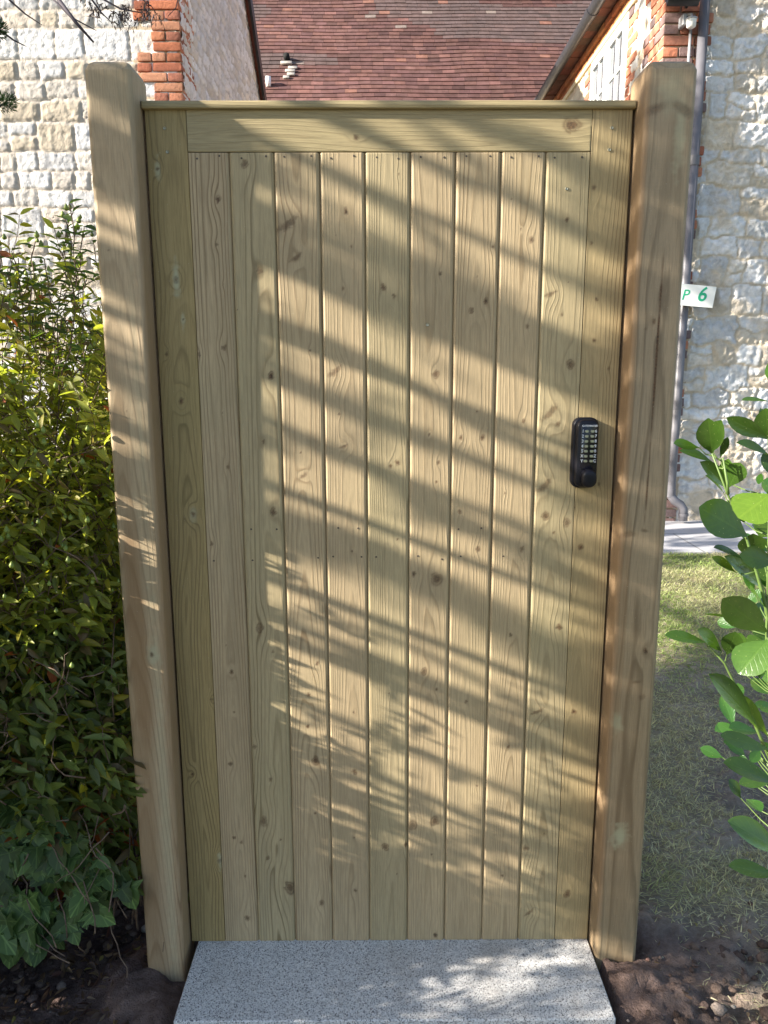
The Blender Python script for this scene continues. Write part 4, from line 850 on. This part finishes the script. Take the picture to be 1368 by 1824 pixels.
def litter():
    rs = np.random.RandomState(44); n = 620; x = np.where(rs.rand(n) < .94, -.56-rs.rand(n)**1.3*.6, rs.uniform(.52, .95, n)); y = rs.uniform(-.34, .12, n)-.04
    a = rs.rand(n)*6.28; D = np.stack([np.cos(a), np.sin(a), rs.uniform(-.2, .4, n)], -1); Nn = np.stack([rs.randn(n)*.5, rs.randn(n)*.5, np.ones(n)], -1); l = rs.uniform(.010, .034, n)*np.where(x > 0, .55, 1)
    pal = np.array([(.17, .11, .08), (.12, .075, .055), (.24, .17, .12), (.10, .05, .045), (.30, .26, .10)]); C = pal[rs.choice(5, n, p=[.35, .28, .2, .13, .04])]
    tag(leaves('leaf_litter', np.stack([x, y, H_(x, y)+.02+.01*rs.rand(n)], -1), D, Nn, l, l*rs.uniform(.25, .5, n), C, T_OV, M_LEAF, None, rs.uniform(-2.5, 2.5, n)), 'dead brown leaves lying under the shrub', 'dead leaves', kind='stuff')
litter()
# ------------------------------------------------------------------ laurel on the right
LV=[(0.518,-0.38,1.22,0.492,-0.4,1.274,0.036),(0.537,-0.34,1.218,0.526,-0.36,1.271,0.031),(0.488,-0.4,1.232,0.434,-0.42,1.244,0.008),(0.528,-0.36,1.204,0.47,-0.38,1.227,0.015),(0.55,-0.34,1.208,0.556,-0.36,1.243,0.012),(0.548,-0.38,1.163,0.494,-0.4,1.21,0.024),(0.541,-0.4,1.168,0.55,-0.42,1.209,0.031),(0.553,-0.36,1.15,0.515,-0.38,1.186,0.013),(0.566,-0.34,1.166,0.55,-0.36,1.206,0.024),(0.563,-0.43,1.094,0.481,-0.45,1.144,0.057),(0.59,-0.36,1.102,0.553,-0.38,1.149,0.033),(0.568,-0.48,1.17,0.519,-0.5,1.136,0.06),(0.577,-0.44,1.251,0.509,-0.46,1.281,0.024),(0.603,-0.4,1.218,0.543,-0.42,1.245,0.02),(0.615,-0.36,1.302,0.561,-0.38,1.308,0.015),(0.632,-0.33,1.24,0.609,-0.35,1.288,0.035),(0.599,-0.38,1.37,0.583,-0.4,1.339,0.013),(0.59,-0.38,1.049,0.591,-0.4,1.087,0.046),(0.594,-0.46,1.059,0.537,-0.48,1.075,0.033),(0.571,-0.42,1.05,0.507,-0.44,1.083,0.022),(0.625,-0.38,0.991,0.543,-0.4,1.059,0.031),(0.559,-0.41,1.029,0.519,-0.43,1.057,0.018),(0.604,-0.44,0.938,0.512,-0.46,1.004,0.047),(0.617,-0.4,0.968,0.575,-0.42,1.008,0.036),(0.664,-0.34,0.948,0.623,-0.36,0.945,0.033),(0.581,-0.36,0.932,0.53,-0.38,0.95,0.011),(0.512,-0.43,0.916,0.439,-0.45,0.938,0.018),(0.543,-0.42,0.897,0.495,-0.44,0.943,0.027),(0.562,-0.4,0.884,0.554,-0.42,0.934,0.031),(0.614,-0.34,0.876,0.592,-0.36,0.909,0.027),(0.577,-0.44,0.827,0.514,-0.46,0.875,0.02),(0.586,-0.48,0.939,0.537,-0.5,0.892,0.051),(0.634,-0.41,0.898,0.589,-0.43,0.896,0.055),(0.649,-0.36,0.924,0.611,-0.38,0.913,0.036),(0.579,-0.48,0.797,0.495,-0.5,0.892,0.022),(0.639,-0.41,0.741,0.575,-0.43,0.822,0.016),(0.682,-0.34,0.765,0.649,-0.36,0.767,0.024),(0.635,-0.43,0.726,0.54,-0.45,0.763,0.015),(0.633,-0.46,0.682,0.544,-0.48,0.727,0.035),(0.666,-0.4,0.657,0.586,-0.42,0.666,0.02),(0.644,-0.48,0.566,0.55,-0.5,0.637,0.042),(0.664,-0.44,0.495,0.569,-0.46,0.534,0.022),(0.696,-0.4,0.432,0.66,-0.42,0.436,0.015),(0.712,-0.36,0.365,0.625,-0.38,0.417,0.013),(0.715,-0.36,0.282,0.654,-0.38,0.321,0.013),(0.736,-0.34,0.221,0.685,-0.36,0.255,0.011),(0.652,-0.34,1.098,0.615,-0.36,1.083,0.036),(0.681,-0.31,1.01,0.642,-0.33,0.996,0.04)]
ST=[[(0.676,-0.42,0.632),(0.61,-0.42,0.767),(0.549,-0.42,0.877),(0.521,-0.42,0.907)],[(0.658,-0.42,0.807),(0.603,-0.42,0.993),(0.568,-0.42,1.087),(0.531,-0.42,1.16),(0.501,-0.42,1.225)],[(0.726,-0.42,0.322),(0.681,-0.42,0.524),(0.659,-0.42,0.653),(0.616,-0.42,0.907),(0.604,-0.42,1.069),(0.592,-0.42,1.231)],[(0.531,-0.42,1.16),(0.529,-0.42,1.178),(0.519,-0.42,1.218)]]
def laurel():
    root = empty('laurel_bush', (.78, -.38, -.03), 'laurel with broad fresh green leaves at the right, near the camera', 'bush'); rs = np.random.RandomState(55)
    P = []; D = []; Nn = []; L = []; W = []; C = []
    for q in LV[:43]+LV[-2:]:
        b, t = np.array(q[:3]), np.array(q[3:6]); d = t-b+np.array([0, rs.uniform(-.02, .015), 0]); l = np.linalg.norm(d); view = unit(np.array(CAMLOC)-b)
        wr = q[6]/l; nn = unit(view+rs.randn(3)*.22+np.array([-.1, 0, .35 if wr > .3 else .9])); 
        P.append(b); D.append(d); Nn.append(nn); L.append(l); W.append(max(q[6]*1.08, l*.30)); C.append(np.array((.062, .130, .020))*(.6+.8*rs.rand())*(np.array((1.5, 1.25, .9)) if rs.rand() < .15 else 1))
    for k in range(52):       # smaller leaves behind the big ones
        t = rs.rand(); b = np.array([.625+.08*rs.rand(), rs.uniform(-.38, -.26), .55+.72*t]); d = unit(np.array([-.6, rs.uniform(-.4, .4), .5])+rs.randn(3)*.5); l = rs.uniform(.03, .06)
        P.append(b); D.append(d); Nn.append(unit([-.3, -.7, .7]+rs.randn(3)*.5)); L.append(l); W.append(l*rs.uniform(.42, .6)); C.append(np.array((.045, .12, .028))*(.6+.7*rs.rand()))
    sticks = [[np.array(p) for p in s_] for s_ in ST]
    for k in range(7):        # the rest of the bush, out of frame to the right
        q = np.array([.79+rs.rand()*.05, -.38, -.03]); d = unit(np.array([rs.uniform(-.05, .35), rs.uniform(-.35, .35), 1.])); pts = [q]
        for n_ in range(rs.randint(9, 15)):
            d = unit(d+rs.randn(3)*.10); q = q+d*.085; q[0] = max(q[0], .80); pts.append(q.copy())
            if n_ > 1:
                for u_ in range(3):
                    dd = unit(rs.randn(3)+d*.6); l = rs.uniform(.05, .09); P.append(q+dd*.004); D.append(dd); Nn.append(unit([-.2, -.4, .9]+rs.randn(3)*.4)); L.append(l); W.append(l*.5); C.append(np.array((.05, .12, .026))*(.6+.6*rs.rand()))
        m = MB(); m.tube(pts, [.006*(1-.8*a_/len(pts)) for a_ in range(len(pts))], 6); m.build('stem', M_STEMG, root, True)
    for pi_ in range(min(len(P), len(LV)+45)):     # leaf stalks joining each leaf to its stem
        p = P[pi_]; best = None
        for s_ in sticks:
            for a_, b_ in zip(s_[:-1], s_[1:]):
                t_ = np.clip(np.dot(p-a_, b_-a_)/np.dot(b_-a_, b_-a_), 0, 1); c_ = a_+(b_-a_)*max(0, t_-.06); dd = np.linalg.norm(p-c_)
                if best is None or dd < best[0]: best = (dd, c_)
        if .004 < best[0] < .16: m = MB(); m.tube([best[1], (best[1]+p)/2+np.array([0, 0, -.004]), p], [.0013, .0011, .0008], 5); m.build('leaf_stalk', M_STEMG, root, True)
    leaves('foliage', P, D, Nn, L, W, C, T_OB, M_LAUREL, root, rs.uniform(.1, 1.3, len(P)))
    for s_ in ST:
        m = MB(); m.tube(s_, [.0034-.0022*k/(len(s_)-1) for k in range(len(s_))], 8); m.build('stem', M_STEMG, root, True)
    m = MB(); m.tube([(.78, -.36, -.08), (.76, -.38, .15), (.726, -.42, .322)], [.010, .007, .0045], 8); m.tube([(.76, -.38, .15), (.73, -.40, .4), (.676, -.42, .632)], [.006, .005, .0036], 8); m.tube([(.76, -.38, .15), (.74, -.41, .5), (.658, -.42, .807)], [.006, .005, .0036], 8)
    m.build('stem', M_STEMG, root, True)
laurel()
# ------------------------------------------------------------------ conifer whose boughs overhang the gate
BANDS= [([(-0.52,1.85),(-0.39,1.81),(-0.26,1.76)],0.029),([(-0.1,1.84),(0.05,1.76),(0.15,1.71)],0.012),([(0.14,1.77),(0.31,1.65),(0.49,1.56)],0.015),([(0.17,1.82),(0.32,1.78),(0.49,1.67)],0.023),([(-0.25,1.79),(-0.13,1.74),(-0.04,1.69),(0.05,1.64),(0.14,1.56)],0.016),([(-0.32,1.65),(-0.22,1.6),(-0.13,1.55),(-0.04,1.49),(0.05,1.47),(0.14,1.45)],0.042),([(0.01,1.56),(0.14,1.51),(0.22,1.45),(0.31,1.39),(0.41,1.35),(0.49,1.31)],0.062),([(-0.55,1.73),(-0.43,1.7),(-0.28,1.58)],0.015),([(-0.25,1.46),(-0.14,1.42),(-0.04,1.37),(0.07,1.32)],0.007),([(-0.3,1.42),(-0.24,1.34),(-0.14,1.3),(-0.05,1.25),(0.04,1.22),(0.14,1.18),(0.23,1.14)],0.024),([(0.04,1.32),(0.14,1.27),(0.23,1.22),(0.34,1.17),(0.5,1.08)],0.018),([(-0.27,1.25),(-0.14,1.18),(-0.05,1.14),(0.04,1.1)],0.014),([(-0.34,1.05),(-0.22,1.01),(-0.13,1.0),(-0.04,0.95),(0.04,0.92),(0.13,0.87),(0.22,0.82),(0.31,0.76),(0.4,0.69),(0.48,0.63)],0.052),([(0.07,1.08),(0.14,1.03),(0.22,1.0),(0.3,0.97),(0.39,0.91),(0.48,0.88)],0.025),([(-0.29,0.83),(-0.22,0.82),(-0.14,0.81),(-0.05,0.78),(0.04,0.75),(0.13,0.7),(0.23,0.65),(0.31,0.59),(0.45,0.54)],0.011),([(-0.06,0.71),(0.04,0.68),(0.13,0.64),(0.23,0.58),(0.37,0.5),(0.49,0.45)],0.021),([(-0.61,1.02),(-0.5,0.97),(-0.43,0.93)],0.008),([(.53,2.02),(.9,1.90),(1.35,1.74)],.060),([(.53,1.91),(.9,1.79),(1.35,1.63)],.060),([(.53,1.80),(.9,1.68),(1.35,1.52)],.060),([(.53,1.69),(.9,1.57),(1.35,1.41)],.060),([(.53,1.58),(.9,1.46),(1.35,1.30)],.060),([(.53,1.47),(.9,1.35),(1.35,1.19)],.060),([(.53,1.36),(.9,1.24),(1.35,1.08)],.060),([(.53,1.25),(.9,1.13),(1.35,0.97)],.060),([(.53,1.14),(.9,1.02),(1.35,0.86)],.060),([(.53,1.03),(.9,0.91),(1.35,0.75)],.060),([(.53,0.92),(.9,0.80),(1.35,0.64)],.060),([(.53,0.81),(.9,0.69),(1.35,0.53)],.060),([(.53,0.70),(.9,0.58),(1.35,0.42)],.060),([(.53,0.59),(.9,0.47),(1.35,0.31)],.066),([(.53,0.49),(.9,0.37),(1.35,0.21)],.066),([(.53,0.29),(.9,0.17),(1.35,0.01)],.066),([(.53,0.18),(.9,0.06),(1.35,-0.10)],.066),([(.53,0.07),(.9,-0.05),(1.35,-0.21)],.066),([(.62,.39),(.9,.27),(1.35,.11)],.066),([(-0.337,1.796),(-0.252,1.738)],0.022),([(-0.338,1.714),(-0.256,1.685)],0.007),([(-0.34,1.655),(-0.258,1.595)],0.02),([(-0.336,1.534),(-0.26,1.498)],0.007),([(-0.337,1.487),(-0.259,1.461)],0.005),([(-0.338,1.43),(-0.264,1.377)],0.019),([(-0.34,1.318),(-0.263,1.274)],0.013),([(-0.344,1.257),(-0.264,1.202)],0.019),([(-0.34,1.163),(-0.253,1.106)],0.012)]  # unseen boughs set along their shadow lines; broad ones added to shade right post
def conifer():
    rs = np.random.RandomState(66); base = Vector((-3.3, .25, -.1))
    root = empty('conifer_tree', base, 'dark conifer with drooping twigs reaching in at the top left, trunk out of view', 'tree')
    m = MB(); tp = [(-3.3, .25, -.15), (-3.28, .24, .8), (-3.33, .27, 2.2), (-3.3, .22, 3.6), (-3.34, .25, 5.2), (-3.3, .25, 6.6)]; m.tube(tp, [.17, .14, .125, .10, .06, .02], 14)
    m.build('trunk', M_BARK, root, True)
    br = MB(); P = []; D = []; L = []; W = []; C = []
    def spray(p, rad, n, along=None, l=(.018, .045)):
        for k in range(n):
            o = unit(rs.randn(3))*rad*rs.rand()**.6; d = unit(o/max(rad, 1e-4)*.5+rs.randn(3)*.5+np.array([0, 0, -.55])+(np.array(along)*.6 if along is not None else 0))
            P.append(np.array(p)+o-d*.012); D.append(d); L.append(min(rs.uniform(*l), .012+rad*.9)); W.append(rs.uniform(.004, .0085)*(1 if rad > .015 else .6)); C.append(np.array((.035, .055, .022))*(.6+.8*rs.rand()))
    S = np.array(SUNV)
    def subdiv(pts, h):
        out = [np.array(pts[0], float)]
        for a, b in zip(pts[:-1], pts[1:]):
            a, b = np.array(a, float), np.array(b, float); n = max(1, int(np.linalg.norm(b-a)/h))
            for k in range(1, n+1): out.append(a+(b-a)*k/n)
        return out
    for bi, (pl, r) in enumerate(BANDS):
        t0 = 2.35+.75*((bi*7) % 5)/4; yb = -.055 if bi >= 36 else 0.
        if bi >= 36:           # those streaks fall on the left post (0.22 m nearer along X)
            pts = [np.array([x-.22, -.055, z+.099])+S*(t0-.25) for x, z in pl]
        else: pts = [np.array([x, 0., z])+S*t0 for x, z in pl]
        r = r*(1.15 if bi >= 36 else .92); fine = subdiv(pts, .03); e = pts[0]+unit(pts[0]-pts[1])*.12
        tr = np.array([-3.3, .24, max(e[2]+.15, 1.9)]); tr[2] = min(tr[2], 4.2)
        mid = e*.55+tr*.45+np.array([-.05, .10, .10])
        br.tube([tr, mid, e, *pts], [.035, .018, .010]+[max(.0035, .009*(1-k/len(pts)*.7)) for k in range(len(pts))], 7)
        for k, p in enumerate(fine):
            tt = k/max(1, len(fine)-1); rr = r*(.85+.3*math.sin(k*.9+bi))*(1-.25*tt)
            if r > .010: spray(p, rr, int(18+r*1500), unit(np.array(pts[-1])-np.array(pts[0])))
            elif rs.rand() < .6: spray(p, .008, 5)
        if r > .02:
            for k in range(4):
                p = fine[rs.randint(len(fine))]; d = unit(rs.randn(3)+np.array([.6, 0, -.8])); q = p+d*rs.uniform(.06, .14); br.tube([p, (p+q)/2+rs.randn(3)*.008, q], [.004, .003, .0015], 5); 
                for s_ in np.linspace(.3, 1, 5): spray(p+(q-p)*s_, .012, 7)
    # unseen crown behind and above the sun corridor, limbs added to shade the lawn
    for k in range(78):
        z = rs.uniform(1.7, 4.6) if k < 50 else rs.uniform(3.5, 6.2); a = rs.uniform(.3, 2.6) if z < 4.2 else rs.uniform(0, 6.28); ln = (2.1 if z < 4.5 else 1.0)*rs.uniform(.5, 1.)
        s0 = np.array([-3.3, .25, z]); d = np.array([math.cos(a), math.sin(a), rs.uniform(-.15, .25)]); pts = [s0, s0+d*ln*.5+np.array([0, 0, .05]), s0+d*ln]
        if d[1] < .15 and z < 4.6: continue
        br.tube(pts, [.03, .015, .004], 6)
        for p in subdiv(pts, .05)[4:]: spray(p, .13, 16, d, (.06, .11))
    # limb that enters the picture along its top edge, with hanging twigs
    limb = [(-3.3, .25, 2.55), (-2.2, .42, 2.50), (-1.35, .42, 2.34), (-.95, .4, 2.245), (-.78, .4, 2.232), (-.649, .4, 2.220), (-.530, .4, 2.213), (-.48, .40, 2.222)]
    br.tube(limb, [.05, .03, .018, .010, .007, .005, .0035, .002], 8)
    spray_l = []
    tw = [[(-.80, .4, 2.24), (-.739, .4, 2.159), (-.700, .4, 2.116)], [(-.93, .4, 2.24), (-.857, .4, 2.177), (-.819, .4, 2.153)], [(-.82, .4, 2.24), (-.751, .4, 2.171), (-.691, .4, 2.141)],
          [(-.712, .4, 2.228), (-.678, .4, 2.181), (-.655, .4, 2.159)], [(-.93, .41, 2.150), (-.889, .4, 2.12), (-.861, .4, 2.107)], [(-.705, .4, 2.226), (-.631, .4, 2.188), (-.575, .4, 2.178)], [(-.592, .4, 2.218), (-.556, .4, 2.192), (-.540, .4, 2.168)], [(-.49, .4, 2.222), (-.500, .4, 2.19), (-.520, .4, 2.172)]]
    tt = MB()
    for k, t in enumerate(tw): tt.tube(t, [.0055, .0040, .0022] if k == 0 else ([.0026, .0020, .0008] if k not in (6, 7) else [.0012, .0010, .0006]), 7)
    for p in subdiv([(-.70, .4, 2.205), (-.62, .4, 2.195), (-.545, .4, 2.195)], .012): 
        for s_ in range(3):
            q = np.array(p)+np.array([rs.randn()*.012, rs.randn()*.02, -rs.rand()*.030]); dd = unit([rs.randn()*.6, rs.randn()*.4, -1]); tt.tube([q, q+dd*.018], [.0014, .0006], 4)
            for w_ in range(9): P.append(q+rs.randn(3)*.006+dd*.012*rs.rand()); D.append(unit(dd+rs.randn(3)*.6)); L.append(rs.uniform(.006, .014)); W.append(rs.uniform(.0018, .0035)); C.append(np.array((.060, .035, .030))*(.6+.8*rs.rand()))
    for c0, rr in (((-.93, .4, 2.142), .028), ((-.925, .4, 1.983), .030), ((-.955, .4, 2.16), .03)):
        sp = MB(); sp.tube([(-1.15, .42, c0[2]-.10), (c0[0]-.02, .4, c0[2]-.012), c0], [.006, .003, .001], 6); sp.build('sprig', M_TWIGD, root, True)
        for k in range(420):
            o = unit(rs.randn(3))*rr*rs.rand()**.5; P.append(np.array(c0)+o*np.array([1, .6, .7])); D.append(unit(o+np.array([.012, 0, .012])+rs.randn(3)*.008)); L.append(rs.uniform(.006, .014)); W.append(.0022); C.append(np.array((.035, .075, .022))*(.6+.8*rs.rand()))
    tt.build('hanging_twigs', M_TWIGD, root, True)
    br.build('branches', M_BARK, root, True); n = len(P)
    leaves('foliage', P, D, rs.randn(n, 3), L, W, C, T_NE, M_CONIF, root)
conifer()
def broad_tree():
    rs = np.random.RandomState(67); root = empty('broadleaf_tree', (-4.6, 2.5, -.1), 'leafy tree standing out of view on the left, shading the right-hand wall', 'tree')
    m = MB(); m.tube([(-4.6, 2.5, -.15), (-4.62, 2.5, 1.5), (-4.5, 2.55, 3.2), (-4.3, 2.6, 5.0)], [.16, .13, .11, .05], 12); m.build('trunk', M_BARK, root, True)
    br = MB(); P = []; D = []; L = []
    for k in range(36):
        c = np.array([rs.uniform(-5.8, -2.9), rs.uniform(1.7, 3.75), rs.uniform(2.1, 7.0)]); 
        if c[0] > -3.4 and c[2] < 3.7: continue
        s0 = np.array([-4.55, 2.52, min(c[2]-.4, 4.8)]); br.tube([s0, (s0+c)/2+[0, 0, .15], c], [.03, .018, .006], 6)
        rr = rs.uniform(.22, .45)
        for q in range(75): P.append(c+unit(rs.randn(3))*rr*rs.rand()**.5*np.array([1.3, 1, .7])); D.append(unit(rs.randn(3)+[0, 0, -.5])); L.append(rs.uniform(.08, .14))
    br.build('branches', M_BARK, root, True); n = len(P); L = np.array(L)
    leaves('foliage', P, D, rs.randn(n, 3)*.6+[0, 0, 1], L, L*.62, np.tile((.06, .11, .03), (n, 1))*(.7+.6*rs.rand(n, 1)), T_OV, M_LEAF, root)
broad_tree()
bpy.context.view_layer.update()
